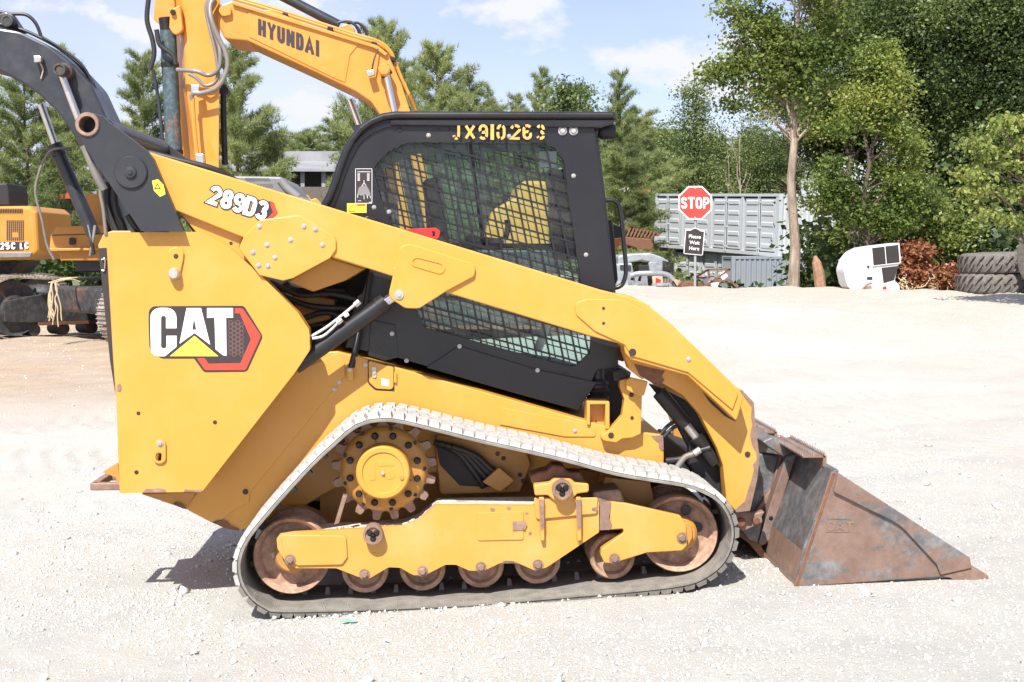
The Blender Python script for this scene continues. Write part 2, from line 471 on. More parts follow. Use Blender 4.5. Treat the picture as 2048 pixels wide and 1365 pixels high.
M['stencil'] = simple('stencil_paint', (.62, .37, .09), .6, 0, .15, 20)
M['signred'] = simple('sign_red', (.66, .05, .035), .45, 0, .08)
M['signwhite'] = simple('sign_white', (.80, .79, .77), .45, 0, .04)
M['greypost'] = simple('grey_steel_post', (.36, .37, .38), .5, .3)
M['hood'] = simple('dusty_grey_hood', (.20, .20, .205), .5, 0, .2)
M['contwhite'] = paint('container_white_grey_paint', (.50, .53, .545), dust=(.3, .22, .15), amount=.25, rough=.5)
M['contgrey'] = paint('container_grey_paint', (.24, .27, .30), dust=(.3, .2, .13), amount=.3, rough=.5)
M['shadowin'] = simple('painted_hole_shade', (.06, .065, .07), .8)  # dark colour standing in for the shade inside the grille holes
M['gasket'] = simple('dark_door_gasket', (.03, .03, .03), .7)
M['fibre'] = paint('white_fibreglass', (.72, .72, .71), dust=(.35, .33, .28), amount=.2, rough=.35)
M['darkglass'] = simple('dark_window_glass', (.03, .025, .025), .12)
M['scrapgrey'] = simple('scrap_grey_panel', (.30, .32, .34), .45, .2, .3)
M['scrapsilver'] = simple('scrap_silver_bumper', (.34, .355, .38), .4, .4, .2)
M['roof'] = simple('pale_metal_roof', (.27, .27, .28), .5, .1, .15, 1.0)
M['shed'] = simple('shed_wall_brown', (.12, .10, .085), .8)
M['seat'] = simple('black_vinyl_seat', (.03, .03, .032), .5)
M['orangeplastic'] = simple('orange_debris', (.55, .13, .03), .6)
M['greenplastic'] = simple('green_plastic_scrap', (.25, .60, .42), .5)
M['wood'] = simple('splintered_wood', (.30, .17, .10), .8, 0, .3, 12)
M['rootfibre'] = simple('pale_dry_roots', (.50, .38, .24), .9)
def glass(name, tint, fac=.82, rough=.02):
    m = bpy.data.materials.new(name); m.use_nodes = True; t = m.node_tree; t.nodes.clear()
    tr = t.nodes.new('ShaderNodeBsdfTransparent'); tr.inputs[0].default_value = tint + (1,)
    gl = t.nodes.new('ShaderNodeBsdfGlossy'); gl.inputs['Roughness'].default_value = rough
    fr = t.nodes.new('ShaderNodeFresnel'); fr.inputs['IOR'].default_value = 1.5
    mx = t.nodes.new('ShaderNodeMixShader'); lnk(t, fr.outputs[0], mx.inputs[0]); lnk(t, tr.outputs[0], mx.inputs[1]); lnk(t, gl.outputs[0], mx.inputs[2])
    df = t.nodes.new('ShaderNodeBsdfDiffuse'); df.inputs[0].default_value = (.5, .5, .46, 1); m2 = t.nodes.new('ShaderNodeMixShader')
    lnk(t, ramp(t, noise(t, 5, 7, .7), .4, .8, (.015, .015, .015, 1), (.13, .13, .13, 1)), m2.inputs[0]); lnk(t, mx.outputs[0], m2.inputs[1]); lnk(t, df.outputs[0], m2.inputs[2]); mx = m2
    o = t.nodes.new('ShaderNodeOutputMaterial'); lnk(t, mx.outputs[0], o.inputs[0]); return m
M['cabglass'] = glass('tinted_cab_glass', (.70, .86, .84))
M['tealglass'] = glass('teal_machine_glass', (.45, .68, .66))
def leafmat(name, c1, c2, c3, trans=.35):
    m = bpy.data.materials.new(name); m.use_nodes = True; t = m.node_tree; t.nodes.clear()
    g = t.nodes.new('ShaderNodeNewGeometry')
    n = t.nodes.new('ShaderNodeTexNoise'); n.inputs['Scale'].default_value = .55; n.inputs['Detail'].default_value = 4
    oi = t.nodes.new('ShaderNodeObjectInfo')
    vm = t.nodes.new('ShaderNodeVectorMath'); vm.operation = 'ADD'; lnk(t, g.outputs['Position'], vm.inputs[0]); lnk(t, oi.outputs['Random'], vm.inputs[1])
    lnk(t, vm.outputs[0], n.inputs['Vector'])
    ad = t.nodes.new('ShaderNodeMath'); ad.operation = 'MULTIPLY_ADD'; lnk(t, g.outputs['Random Per Island'], ad.inputs[0]); ad.inputs[1].default_value = .45
    sb = t.nodes.new('ShaderNodeMath'); sb.operation = 'MULTIPLY_ADD'; lnk(t, n.outputs['Fac'], sb.inputs[0]); sb.inputs[1].default_value = 1.6; sb.inputs[2].default_value = -.52
    lnk(t, sb.outputs[0], ad.inputs[2])
    r = t.nodes.new('ShaderNodeValToRGB'); e = r.color_ramp.elements; e[0].position = .1; e[0].color = c1 + (1,); e[1].position = .9; e[1].color = c3 + (1,)
    k = e.new(.5); k.color = c2 + (1,); lnk(t, ad.outputs[0], r.inputs[0])
    d = t.nodes.new('ShaderNodeBsdfPrincipled'); d.inputs['Roughness'].default_value = .45; d.inputs['Specular IOR Level'].default_value = .35
    lnk(t, r.outputs[0], d.inputs['Base Color'])
    tl = t.nodes.new('ShaderNodeBsdfTranslucent'); lnk(t, r.outputs[0], tl.inputs[0])
    mx = t.nodes.new('ShaderNodeMixShader'); mx.inputs[0].default_value = trans; lnk(t, d.outputs[0], mx.inputs[1]); lnk(t, tl.outputs[0], mx.inputs[2])
    o = t.nodes.new('ShaderNodeOutputMaterial'); lnk(t, mx.outputs[0], o.inputs[0]); return m
M['pine'] = leafmat('pine_needles', (.15, .20, .075), (.29, .345, .13), (.43, .47, .19), .45)  # greens lightened and greyed, distance haze put into the needle colour
M['farleaf'] = leafmat('far_broadleaf', (.11, .155, .06), (.20, .26, .09), (.31, .35, .13), .4)
M['leafmid'] = leafmat('sweetgum_leaves', (.08, .125, .032), (.19, .25, .06), (.38, .40, .11), .45)
M['leafbright'] = leafmat('yellow_green_leaves', (.09, .14, .03), (.20, .27, .06), (.38, .38, .09), .42)
M['leafdark'] = leafmat('dark_forest_leaves', (.04, .066, .024), (.10, .145, .042), (.23, .28, .09), .38)
M['deadleaf'] = leafmat('dead_red_brown_leaves', (.11, .04, .02), (.22, .08, .035), (.34, .15, .07), .3)
M['under'] = leafmat('undergrowth_leaves', (.025, .045, .015), (.045, .08, .02), (.09, .12, .03), .25)
def barkmat(name, a, b, sc=9):
    m, t, bs = new_mat(name); n = noise(t, sc, 8, .7, stretch=(1, 1, .25)); n2 = noise(t, sc * 5, 6, .7, stretch=(1, 1, .3))
    lnk(t, mix(t, ramp(t, n, .35, .65), a, b), bs.inputs['Base Color']); bs.inputs['Roughness'].default_value = .9
    bump(t, bs, n2, .6, .02); return m
M['barkpale'] = barkmat('pale_gum_bark', (.20, .15, .11), (.40, .32, .25))
M['barkdark'] = barkmat('dark_pine_bark', (.06, .045, .035), (.15, .10, .075))
# ground: white crushed stone with tan dirt, brown soil beyond the yard
def ground_mat():
    m, t, bs = new_mat('crushed_stone_yard')
    big = noise(t, .35, 6, .6); mid = noise(t, 2.2, 7, .65); fine = noise(t, 38, 8, .75); vf = noise(t, 130, 4, .7)
    c = mix(t, ramp(t, big, .38, .66), (.585, .575, .53), (.57, .525, .445))
    c = mix(t, ramp(t, mid, .48, .72, (0, 0, 0, 1), (.75, .75, .75, 1)), c, (.46, .45, .42))
    c = mix(t, ramp(t, fine, .52, .74, (0, 0, 0, 1), (.5, .5, .5, 1)), c, (.30, .29, .27))
    c = mix(t, ramp(t, vf, .3, .7, (0, 0, 0, 1), (.4, .4, .4, 1)), c, (.60, .59, .56))
    g = t.nodes.new('ShaderNodeNewGeometry'); s = t.nodes.new('ShaderNodeSeparateXYZ'); lnk(t, g.outputs['Position'], s.inputs[0])
    # distance dirt: tan soil by the far machines (left), grassy soil past the crest
    def mr(src, a, b):
        r = t.nodes.new('ShaderNodeMapRange'); r.inputs[1].default_value = a; r.inputs[2].default_value = b; lnk(t, src, r.inputs[0]); return r.outputs[0]
    def mul(a, b):
        q = t.nodes.new('ShaderNodeMath'); q.operation = 'MULTIPLY'; lnk(t, a, q.inputs[0]); lnk(t, b, q.inputs[1]); return q.outputs[0]
    left = mul(mr(s.outputs['X'], 1.5, -3.5), mr(s.outputs['Y'], 11.5, 15.5))
    c = mix(t, left, c, mix(t, ramp(t, mid, .35, .65), (.40, .27, .17), (.54, .42, .29)))
    r2 = mul(mr(s.outputs['X'], 1, 4), mr(s.outputs['Y'], 18, 27))
    c = mix(t, mul(r2, ramp(t, mid, .3, .7, (.45, .45, .45, 1), (.9, .9, .9, 1))), c, (.44, .365, .285))
    c = mix(t, mul(mr(s.outputs['Y'], 9, 15), ramp(t, big, .35, .65, (.15, .15, .15, 1), (.6, .6, .6, 1))), c, (.47, .43, .37))
    far = mr(s.outputs['Y'], 29.5, 33)
    c = mix(t, far, c, mix(t, ramp(t, mid, .4, .6), (.10, .075, .05), (.045, .065, .02)))
    lnk(t, c, bs.inputs['Base Color']); bs.inputs['Roughness'].default_value = .95; bs.inputs['Specular IOR Level'].default_value = .2
    ad = t.nodes.new('ShaderNodeMath'); ad.operation = 'ADD'; lnk(t, fine, ad.inputs[0]); lnk(t, vf, ad.inputs[1])
    bump(t, bs, ad.outputs[0], .9, .018); return m
M['ground'] = ground_mat()
M['stone'] = simple('crushed_limestone', (.56, .53, .48), .9, 0, .28, 40)
_t = M['stone'].node_tree; _b = _t.nodes['Principled BSDF']; _g = _t.nodes.new('ShaderNodeNewGeometry')
lnk(_t, ramp(_t, _g.outputs['Random Per Island'], 0, 1, (.43, .42, .395, 1), (.72, .71, .665, 1)), _b.inputs['Base Color'])
# ------------------------------------------------------------------ ground
_pl = at(560, 1234, 5.95); _pr = at(1400, 1180, 5.95)
GS = (_pr.z - _pl.z) / (_pr.x - _pl.x); G0 = _pl.z - GS * _pl.x
def sstep(x, a, b):
    q = np.clip((x - a) / (b - a), 0, 1); return q * q * (3 - 2 * q)
_rs = np.random.RandomState(4)
_waves = [(_rs.uniform(.6, 3.2), _rs.uniform(0, 6.28), _rs.uniform(0, 6.28)) for _ in range(14)]
_lat = _rs.rand(64, 64)
def vnoise(x, y):
    xi = np.floor(x).astype(int); yi = np.floor(y).astype(int); fx = x - xi; fy = y - yi
    fx = fx * fx * (3 - 2 * fx); fy = fy * fy * (3 - 2 * fy)
    g = lambda a, b: _lat[a % 64, b % 64]
    return (g(xi, yi) * (1 - fx) + g(xi + 1, yi) * fx) * (1 - fy) + (g(xi, yi + 1) * (1 - fx) + g(xi + 1, yi + 1) * fx) * fy - .5
def gz(x, y):
    x = np.asarray(x, float); y = np.asarray(y, float)
    near = GS * (np.clip(x, -2.6, 1.15) + .55 * np.clip(x - 1.15, 0, 2.5)) * (1 - sstep(y, 8.5, 13)) + G0 * (1 - sstep(y, 8.5, 13))
    side = sstep(x, -4.5, 2.5)
    amp = .16 + (.74 - .16) * side
    rise = amp * sstep(y, 8.5, 28)
    drop = (2.0 * side + .25) * sstep(y, 29.2, 38)
    z = near + rise - drop
    flat = 1 - .85 * sstep(-((x - .4) ** 2 / 9 + (y - 6.8) ** 2 / 2.2), -1.6, -.7)
    z = z + .035 * flat * vnoise(x * .8 + 3, y * .8 + 7) * 1.3 + .016 * flat * vnoise(x * 3.1, y * 3.1) + .006 * vnoise(x * 9, y * 9)
    # cleat prints and shallow ruts left by earlier machines
    for (ax, ay, dx, dy, wd_, amp_) in ((-6, 7.6, .93, .36, .24, .011), (-5, 10.2, .96, -.28, .26, .013), (0, 4.9, .97, .22, .22, .008), (3, 9.2, .80, .60, .26, .013), (1.0, 11.5, .99, .12, .28, .014), (-3, 5.0, .75, .66, .2, .010), (4, 14.0, .9, .43, .3, .016)):
        s_ = (x - ax) * dx + (y - ay) * dy; d_ = -(x - ax) * dy + (y - ay) * dx
        for off_ in (0, 1.5):
            m_ = np.exp(-((d_ - off_) / wd_) ** 4)
            z = z + flat * m_ * (amp_ * np.sin(s_ * 6.283 / .19) * .55 - amp_ * .8)
    z = z + .006 * sstep(-x, -.5, 1.5) * (1 - sstep(y, 10, 16)) * vnoise(x * 6.1 + y * 2, y * 7.3)
    foot = ((np.abs(x - .12) < 1.0) & (y > 5.93) & (y < 6.45)); z = z - .014 * foot
    rgh = sstep(y, 17, 26) * (1 - sstep(y, 30, 36))
    z = z + rgh * .07 * vnoise(x * 2.3 + 9, y * 1.7)
    return z
def axis_pts(segs):
    out = []
    for a, b, n in segs: out += list(np.linspace(a, b, n, endpoint=False))
    return np.array(out + [segs[-1][1]])
gx = axis_pts([(-900, -80, 14), (-80, -14, 40), (-14, -3.6, 70), (-3.6, 4.6, 230), (4.6, 16, 80), (16, 80, 36), (80, 900, 14)])
gy = axis_pts([(-200, 0, 12), (0, 3.6, 14), (3.6, 10.5, 210), (10.5, 18, 90), (18, 31, 90), (31, 60, 40), (60, 200, 30), (200, 1600, 16)])
GX, GY = np.meshgrid(gx, gy)
GZ = gz(GX, GY)
nx, ny = len(gx), len(gy)
gv = np.stack([GX, GY, GZ], -1).reshape(-1, 3)
ii = (np.arange(ny - 1)[:, None] * nx + np.arange(nx - 1)[None, :]).ravel()
gf = np.stack([ii, ii + 1, ii + nx + 1, ii + nx], 1)
def npmesh(name, V, F, mat, parent=None, smooth=False):
    V = np.asarray(V, np.float32); F = np.asarray(F, np.int32); k = F.shape[1]
    me = bpy.data.meshes.new(name)
    me.vertices.add(len(V)); me.vertices.foreach_set('co', V.ravel())
    me.loops.add(F.size); me.loops.foreach_set('vertex_index', F.ravel())
    me.polygons.add(len(F)); me.polygons.foreach_set('loop_start', np.arange(0, F.size, k, dtype=np.int32))
    me.polygons.foreach_set('loop_total', np.full(len(F), k, np.int32))
    if smooth: me.polygons.foreach_set('use_smooth', np.ones(len(F), bool))
    me.update(calc_edges=True); me.validate()
    if mat: me.materials.append(mat)
    o = link(bpy.data.objects.new(name, me)); o.parent = parent
    return o
ground = npmesh('ground', gv, gf, M['ground'], smooth=True)
tag(ground, 'white crushed stone yard turning to tan dirt further back', None, None, 'structure')
def Z(x, y): return float(gz(x, y))

# loose stones, thickest near the camera
def stones(name, n, xr, yr, smin, smax, seed, dens=None):
    rs = np.random.RandomState(seed)
    x = rs.uniform(xr[0], xr[1], n); y = rs.uniform(yr[0], yr[1], n)
    if dens is not None:
        keep = rs.rand(n) < dens(x, y); x = x[keep]; y = y[keep]; n = len(x)
    s = smin + (smax - smin) * rs.rand(n) ** 3
    z = gz(x, y) + s * .15
    o8 = np.array([(1, 0, 0), (0, 1, 0), (-1, 0, 0), (0, -1, 0), (0, 0, 1), (0, 0, -1)], float)
    V = np.repeat(o8[None], n, 0) * (1 + .35 * rs.randn(n, 6, 1)) * s[:, None, None]
    V[:, :, 2] *= .7
    a = rs.rand(n) * 6.28; ca, sa = np.cos(a)[:, None], np.sin(a)[:, None]
    b = rs.randn(n)[:, None] * .5
    X, Yv, Zv = V[:, :, 0], V[:, :, 1], V[:, :, 2]
    Y2 = Yv * np.cos(b) - Zv * np.sin(b); Z2 = Yv * np.sin(b) + Zv * np.cos(b)
    V = np.stack([X * ca - Y2 * sa, X * sa + Y2 * ca, Z2], -1) + np.stack([x, y, z], -1)[:, None, :]
    F0 = np.array([(0, 1, 4), (1, 2, 4), (2, 3, 4), (3, 0, 4), (1, 0, 5), (2, 1, 5), (3, 2, 5), (0, 3, 5)])
    F = (F0[None] + (np.arange(n) * 6)[:, None, None]).reshape(-1, 3)
    return npmesh(name, V.reshape(-1, 3), F, M['stone'])
gr = stones('gravel', 120000, (-2.7, 3.6), (4.3, 10.5), .003, .0105, 1, lambda x, y: (1.0 - .9 * sstep(y, 6.5, 10.4)) * (1 - .62 * sstep(x, -.3, 1.6)) * (.22 + .9 * np.clip(vnoise(x * 1.3 + 5, y * 1.9) + .35, 0, 1)) * (1 - ((np.abs(x - .12) < 1.12) & (y > 5.93) & (y < 8))))
tag(gr, 'loose white crushed stones scattered round the loader', None, None, 'stuff')
grb = stones('gravel', 900, (-2.8, 3.8), (4.3, 12), .012, .028, 7)
tag(grb, 'few larger loose stones lying on the yard', None, None, 'stuff')
gr2 = stones('gravel', 14000, (-7, 13), (7.5, 27), .005, .018, 2, lambda x, y: .15 + .9 * np.clip(vnoise(x * .9, y * .5) + .2, 0, 1))
tag(gr2, 'loose stones strewn over the yard further back', None, None, 'stuff')
# ------------------------------------------------------------------ trees
def leaf_faces(C, size, rs, n_up=.5, fold=True, aspect=1.5, droop=0.0):
    """one pointed 4-corner leaf per centre"""
    n = len(C); d = rs.randn(n, 3); d[:, 2] = d[:, 2] * .6 - droop; d /= np.linalg.norm(d, axis=1)[:, None]
    u = rs.randn(n, 3); u[:, 2] += n_up * 2; u -= d * (u * d).sum(1)[:, None]; u /= np.linalg.norm(u, axis=1)[:, None]
    s = np.cross(d, u); L_ = size * (.6 + .8 * rs.rand(n))[:, None]; W = L_ / aspect
    a = C; b = C + d * L_ * .5 + s * W * .5 + u * L_ * .06; c = C + d * L_; e = C + d * L_ * .5 - s * W * .5 + u * L_ * .06
    V = np.stack([a, b, c, e], 1).reshape(-1, 3); F = np.arange(4 * n).reshape(-1, 4); return V, F
def blob_points(rs, blobs, n, shell=.55, gap=-.17):
    vol = np.array([b[3] * b[4] * b[5] for b in blobs]) ** .8; vol = vol / vol.sum()
    k = rs.choice(len(blobs), n, p=vol); B = np.array(blobs, float)[k]
    d = rs.randn(n, 3); d /= np.linalg.norm(d, axis=1)[:, None]
    r = (rs.rand(n) ** .5) * (1 - shell) + shell * rs.rand(n) ** .25
    r = np.minimum(r, 1.05) * (.82 + .42 * rs.rand(n))
    C = B[:, :3] + d * B[:, 3:6] * r[:, None]
    k = vnoise(C[:, 0] * 1.1 + C[:, 2] * .9 + 40, C[:, 2] * 1.2 - C[:, 1] * .8 + 60) > gap
    return C[k]
def limb_mesh(mb, rs, base, top, r0, r1, bend=.06, n=6, k=7):
    base = Vector(base); top = Vector(top); Ln = (top - base).length
    P = [base.lerp(top, i / n) + Vector((rs.randn(), rs.randn(), 0)) * bend * Ln * math.sin(math.pi * i / n) * .4 for i in range(n + 1)]
    P = [p + Vector((0, 0, 0)) for p in P]; R = [r0 + (r1 - r0) * (i / n) ** .8 for i in range(n + 1)]
    mb.add(tube_geo(P, 0, k, R, caps=False)); return P, R
def broadleaf(px, Y, baseZ, blobs_px, leaf, bark, label, cat='tree', group=None, r0=.16, leafsize=.12, clusters=500, per=34, cr=.34, seed=1, name='broadleaf_tree', trunk_top=None, kind=None, lean=0.0, droop=.3, depth=.8, trunk_h=None):
    """blobs_px: (px, py, rpx, rpy) crown masses as seen; depth scales their thickness along Y"""
    rs = np.random.RandomState(seed)
    root = at(px, 500, Y); root.z = baseZ; m = mpp(px, Y)
    t = thing(name, root, label, cat, group, kind)
    blobs = []
    for b in blobs_px:
        dy = b[4] if len(b) > 4 else 0
        c = at(b[0], b[1], Y + dy); blobs.append((c.x, c.y, c.z, b[2] * m, max(.4, (b[2] + b[3]) * .5 * m * depth), b[3] * m))
    zs = [b[2] + b[5] * .4 for b in blobs]; top = max(zs)
    top_b = blobs[int(np.argmax(zs))]
    mb = MB()
    P, R = limb_mesh(mb, rs, root - Vector((0, 0, .4)), (root.x * .4 + top_b[0] * .6 + lean, root.y, top), r0, r0 * .18, .03, 10, 9)
    C = blob_points(rs, blobs, clusters, gap=-.10 if leaf in ('leafbright', 'leafmid') else -.2)
    Pn = np.array([tuple(p) for p in P])
    pick = rs.choice(len(C), min(len(C), 46), replace=False)
    for i in pick:
        c = C[i]; ok = [j for j in range(1, len(P)) if P[j].z < c[2] - .1]
        if not ok: continue
        j = min(ok, key=lambda q: (P[q] - Vector(c)).length + abs(P[q].z - c[2] * .0) * 0); j = max(1, j - rs.randint(0, 2))
        limb_mesh(mb, rs, P[j], Vector(c), R[j] * .42, .012, .12, 4, 5)
    # leaves: each cluster is a flattish spray
    off = rs.randn(len(C), per, 3) * np.array([1, 1, .5]) * cr * (.6 + .8 * rs.rand(len(C), 1, 1))
    LC = (C[:, None, :] + off).reshape(-1, 3)
    V, F = leaf_faces(LC, leafsize, rs, droop=droop)
    V = V - np.array(root)
    npmesh('crown', V, F, M[leaf], t)
    mk('trunk', mb.v, mb.f, M[bark], t, smooth=True)
    return t
def needle_tufts(C, D, rs, ln=.33, wd=.026, k=13):
    n = len(C); C = np.repeat(C, k, 0); D = np.repeat(D, k, 0)
    d = D * .9 + rs.randn(n * k, 3) * .62; d /= np.linalg.norm(d, axis=1)[:, None]
    s = np.cross(d, rs.randn(n * k, 3)); s /= np.linalg.norm(s, axis=1)[:, None]
    l = ln * (.6 + .7 * rs.rand(n * k))[:, None]
    V = np.stack([C - s * wd * .5, C + s * wd * .5, C + d * l], 1).reshape(-1, 3); return V, np.arange(3 * n * k).reshape(-1, 3)
PINES = {}
def pine_proto(key, seed, H=12.0, R=2.6, tufts=2300, bare=.12, k=9):
    rs = np.random.RandomState(seed); mb = MB()
    P, Rr = limb_mesh(mb, rs, (0, 0, -.4), (rs.randn() * .2, rs.randn() * .2, H), .17, .025, .02, 9, 8)
    Cs = []; Ds = []; nb = 64
    for i in range(nb):
        f = bare + (1 - bare) * (i + rs.rand()) / nb; z = f * H
        ln = R * ((1 - f) ** .62 + .10) * (.55 + .6 * rs.rand()) * (1 if f > bare + .1 else .8)
        a = i * 2.399 + rs.rand(); seg = min(8, int(f * 9)); base = P[seg].lerp(P[seg + 1], min(1, f * 9 - seg)); base = Vector((base.x, base.y, z))
        up = .15 + .55 * f
        tip = base + Vector((math.cos(a) * ln, math.sin(a) * ln, ln * up))
        limb_mesh(mb, rs, base, tip, .05 * (1.1 - f) + .008, .008, .08, 4, 5)
        m = max(10, int(tufts / nb * (ln / R) * 2.0))
        for j in range(m):
            g = 1 - .85 * rs.rand() ** 1.3; g = round(g * 5) / 5 + rs.randn() * .04; sp = .19 * ln * (.45 + g * .4) + .09
            c = base.lerp(tip, g) + Vector((rs.randn(), rs.randn(), rs.randn() * .45 + .15)) * sp * .55
            Cs.append(tuple(c)); Ds.append((math.cos(a) * .5, math.sin(a) * .5, .75))
    V, F = needle_tufts(np.array(Cs), np.array(Ds), rs, k=k)
    PINES[key] = (V, F, mb)
PROTO_OBJ = {}
def pine(key, px, Y, baseZ, topy, label, width=1.0, rot=0.0, group='pine trees behind the yard', mat='pine'):
    V, F, mb = PINES[key]
    base = at(px, 500, Y); base.z = baseZ; H = at(px, topy, Y).z - baseZ
    t = thing('pine_tree', base, label, 'tree', group)
    s = H / 12.0
    kk = (key, mat)
    if kk not in PROTO_OBJ:
        c = npmesh('crown', V, F, M[mat], t); tr = mk('trunk', mb.v, mb.f, M['barkdark'], t, local=True, smooth=True)
        PROTO_OBJ[kk] = (c.data, tr.data)
    else:
        c = link(bpy.data.objects.new('crown', PROTO_OBJ[kk][0])); c.parent = t
        tr = link(bpy.data.objects.new('trunk', PROTO_OBJ[kk][1])); tr.parent = t
    t.scale = (s * width, s * width, s); t.rotation_euler = (0, 0, rot)
    return t
pine_proto('a', 11, R=2.8, tufts=6500)
pine_proto('b', 12, R=2.3, tufts=5200)
pine_proto('c', 13, R=3.5, tufts=8500, bare=.06)
pine_proto('d', 14, R=1.7, tufts=3600, bare=.05)
pine_proto('e', 15, R=4.0, tufts=8800, bare=.05)

for a in [
    # key px Y base top label width rot
    ('c', 60, 40, -.3, 140, 'bushy pine behind the charcoal boom at the far left', 1.0, 0.3),
    ('e', -20, 44, -.3, 190, 'pine at the left edge above the yellow counterweight', .9, 2.3),
    ('a', 150, 50, -.3, 120, 'pine whose top shows just above the arch of the charcoal boom', 1.0, 4.0),
    ('d', 122, 56, -.3, 96, 'narrow pine tip poking up over the charcoal boom', 1.0, 1.0),
    ('b', 205, 48, -.3, 250, 'low pine behind the black hoses and charcoal link', 1.3, 1.7),
    ('e', 290, 46, -.3, 118, 'pine behind the rusty stick cylinder', .8, 5.2),
    ('c', 480, 36, -.3, 96, 'tall full pine under the lettered orange boom', .93, 0.9),
    ('b', 556, 48, -.3, 268, 'smaller pine right of the tall one under the orange boom', .9, 3.9),
    ('e', 625, 97, -.3, 268, 'distant pine behind the shed roof', 1.0, 1.1),
    ('e', 775, 34, -.3, 60, 'wide pine reaching left below the bend of the orange boom', .62, 2.6),
    ('a', 745, 52, -.3, 52, 'pine tip standing above the bend of the orange boom', .8, 5.9),
    ('c', 868, 46, -.6, 98, 'tall rounded pine behind the black cab roof', .95, 4.4),
    ('a', 815, 50, -.6, 128, 'pine just right of the orange boom bend', 1.0, 2.1),
    ('b', 935, 55, -.8, 160, 'pine right of the rounded pine above the cab', 1.2, 0.2),
    ('d', 987, 70, -1, 178, 'small pointed pine tip over the middle of the cab roof', 1.0, 3.3),
    ('b', 1032, 72, -1, 194, 'short pine tip left of the pair over the cab roof', .8, 5.3),
    ('b', 1086, 62, -1, 143, 'pointed pine over the last stencilled digits', .75, 3.0),
    ('b', 1235, 58, -1, 148, 'pine standing over the work light', .72, 1.3),
    ('c', 1275, 76, -1.2, 225, 'bushy pine right of the grab handle', 1.1, 0.0),
    ('a', 1245, 42, -1.2, 300, 'low pine close behind the grab handle', 1.5, 4.9),
    ('b', 1180, 66, -1.2, 262, 'low pine behind the front edge of the cab roof', 1.6, 3.7),
    ('a', 1010, 60, -1, 215, 'low pine hidden behind the cab window', 1.8, 2.7),
]:
    pine(*a)
for i, px_ in enumerate(list(range(415, 730, 40)) + list(range(955, 1580, 44))):
    rr_ = random.Random(px_); left_ = px_ < 800
    pine('abc'[i % 3], px_ + rr_.uniform(-12, 12), (103 if left_ else 92) + rr_.uniform(-3, 3), -1.0, rr_.uniform(238, 290), 'pine in the unbroken far row behind the shed' if left_ else 'pine in the unbroken far row behind the containers', rr_.uniform(1.2, 1.6), rr_.uniform(0, 6), 'far row of pines')
# slender broadleaf trees over the containers
def slender(px, Y, topy, w, label, seed, leaf='farleaf', base=-1.2):
    hpx = 530 - topy; bl = []
    for i in range(9):
        f = (i + .5) / 9; bl.append((px + (seed * 37 % 7 - 3) * (1 - f), topy + hpx * f, w * (f ** .7) + 6, hpx / 13))
    return broadleaf(px, Y, base, bl, leaf, 'barkdark', label, seed=seed, clusters=620, per=46, cr=.40, leafsize=.14, r0=.13, name='slender_tree', group='slender trees behind the containers')
slender(1386, 80, 128, 62, 'tall pointed poplar-like tree behind the left end of the containers', 31)
slender(1130, 60, 165, 36, 'narrow leafy tree left of the work light', 32)
slender(1162, 62, 180, 34, 'second narrow leafy tree close to the work light', 33)
slender(1330, 84, 250, 55, 'lower tree between the pine and the pointed tree', 34)
slender(1440, 86, 245, 60, 'rounded tree between the pointed tree and the pale trunk', 35)
slender(1500, 88, 235, 60, 'green tree behind the pale trunk', 36)
# pale bare tree
mb = MB(); rs = np.random.RandomState(5)
r_ = at(1482, 500, 76); r_.z = -1.2
t = thing('bare_tree', r_, 'leafless pale sapling standing behind the containers', 'tree')
tp = at(1480, 268, 76); P, R = limb_mesh(mb, rs, r_, tp, .09, .025, .02)
for (x, y, k) in ((1455, 300, 4), (1505, 320, 4), (1450, 345, 3), (1510, 285, 5), (1462, 265, 5)):
    limb_mesh(mb, rs, P[k - 1], at(x, y, 76), .04, .015, .1, 4, 5)
mk('trunk', mb.v, mb.f, M['barkpale'], t, smooth=True)

# tall sweetgum with the bare pale trunk
broadleaf(1586, 31.5, Z(*at(1586, 500, 31.5).xy), [(1590, 60, 70, 70), (1505, 60, 55, 45), (1475, 25, 42, 30), (1455, 150, 34, 30), (1500, 130, 48, 38), (1640, 60, 60, 60), (1560, 190, 65, 45),
    (1625, 160, 45, 55), (1490, 205, 40, 20), (1600, -40, 110, 60), (1430, 155, 22, 22), (1570, 120, 60, 60)],
    'leafmid', 'barkpale', 'tall sweetgum with a bare pale trunk in front of the containers', name='sweetgum_tree', seed=41, clusters=540, per=50, cr=.19, leafsize=.095, r0=.155, depth=.9)
# bright yellow-green sapling mass
broadleaf(1722, 30.5, .2, [(1740, 215, 62, 50), (1770, 180, 45, 55), (1700, 270, 55, 45), (1765, 290, 75, 60), (1700, 340, 60, 45), (1790, 360, 60, 55), (1670, 365, 42, 28), (1735, 420, 55, 45), (1660, 400, 35, 22),
    (1810, 320, 45, 45), (1780, 430, 50, 40), (1755, 120, 40, 45)],
    'leafbright', 'barkdark', 'bright yellow green young tree above the white shell', name='young_tree', seed=42, clusters=800, per=50, cr=.18, leafsize=.078, r0=.09)
broadleaf(1640, 33.5, -.2, [(1668, 420, 34, 26), (1655, 480, 24, 24), (1650, 520, 22, 26), (1668, 555, 30, 24), (1630, 400, 18, 9)],
    'leafmid', 'barkdark', 'leafy shrub beside the pale trunk reaching over the containers', 'shrub', name='leafy_shrub', seed=43, clusters=150, per=30, cr=.24, leafsize=.12, r0=.06)
broadleaf(1850, 31.5, .2, [(1850, 420, 60, 50), (1880, 360, 50, 45), (1830, 480, 50, 40), (1900, 470, 60, 40)],
    'leafmid', 'barkdark', 'green tree over the dead red brown branches', name='young_tree', seed=44, clusters=340, per=40, cr=.2, leafsize=.09, r0=.07)
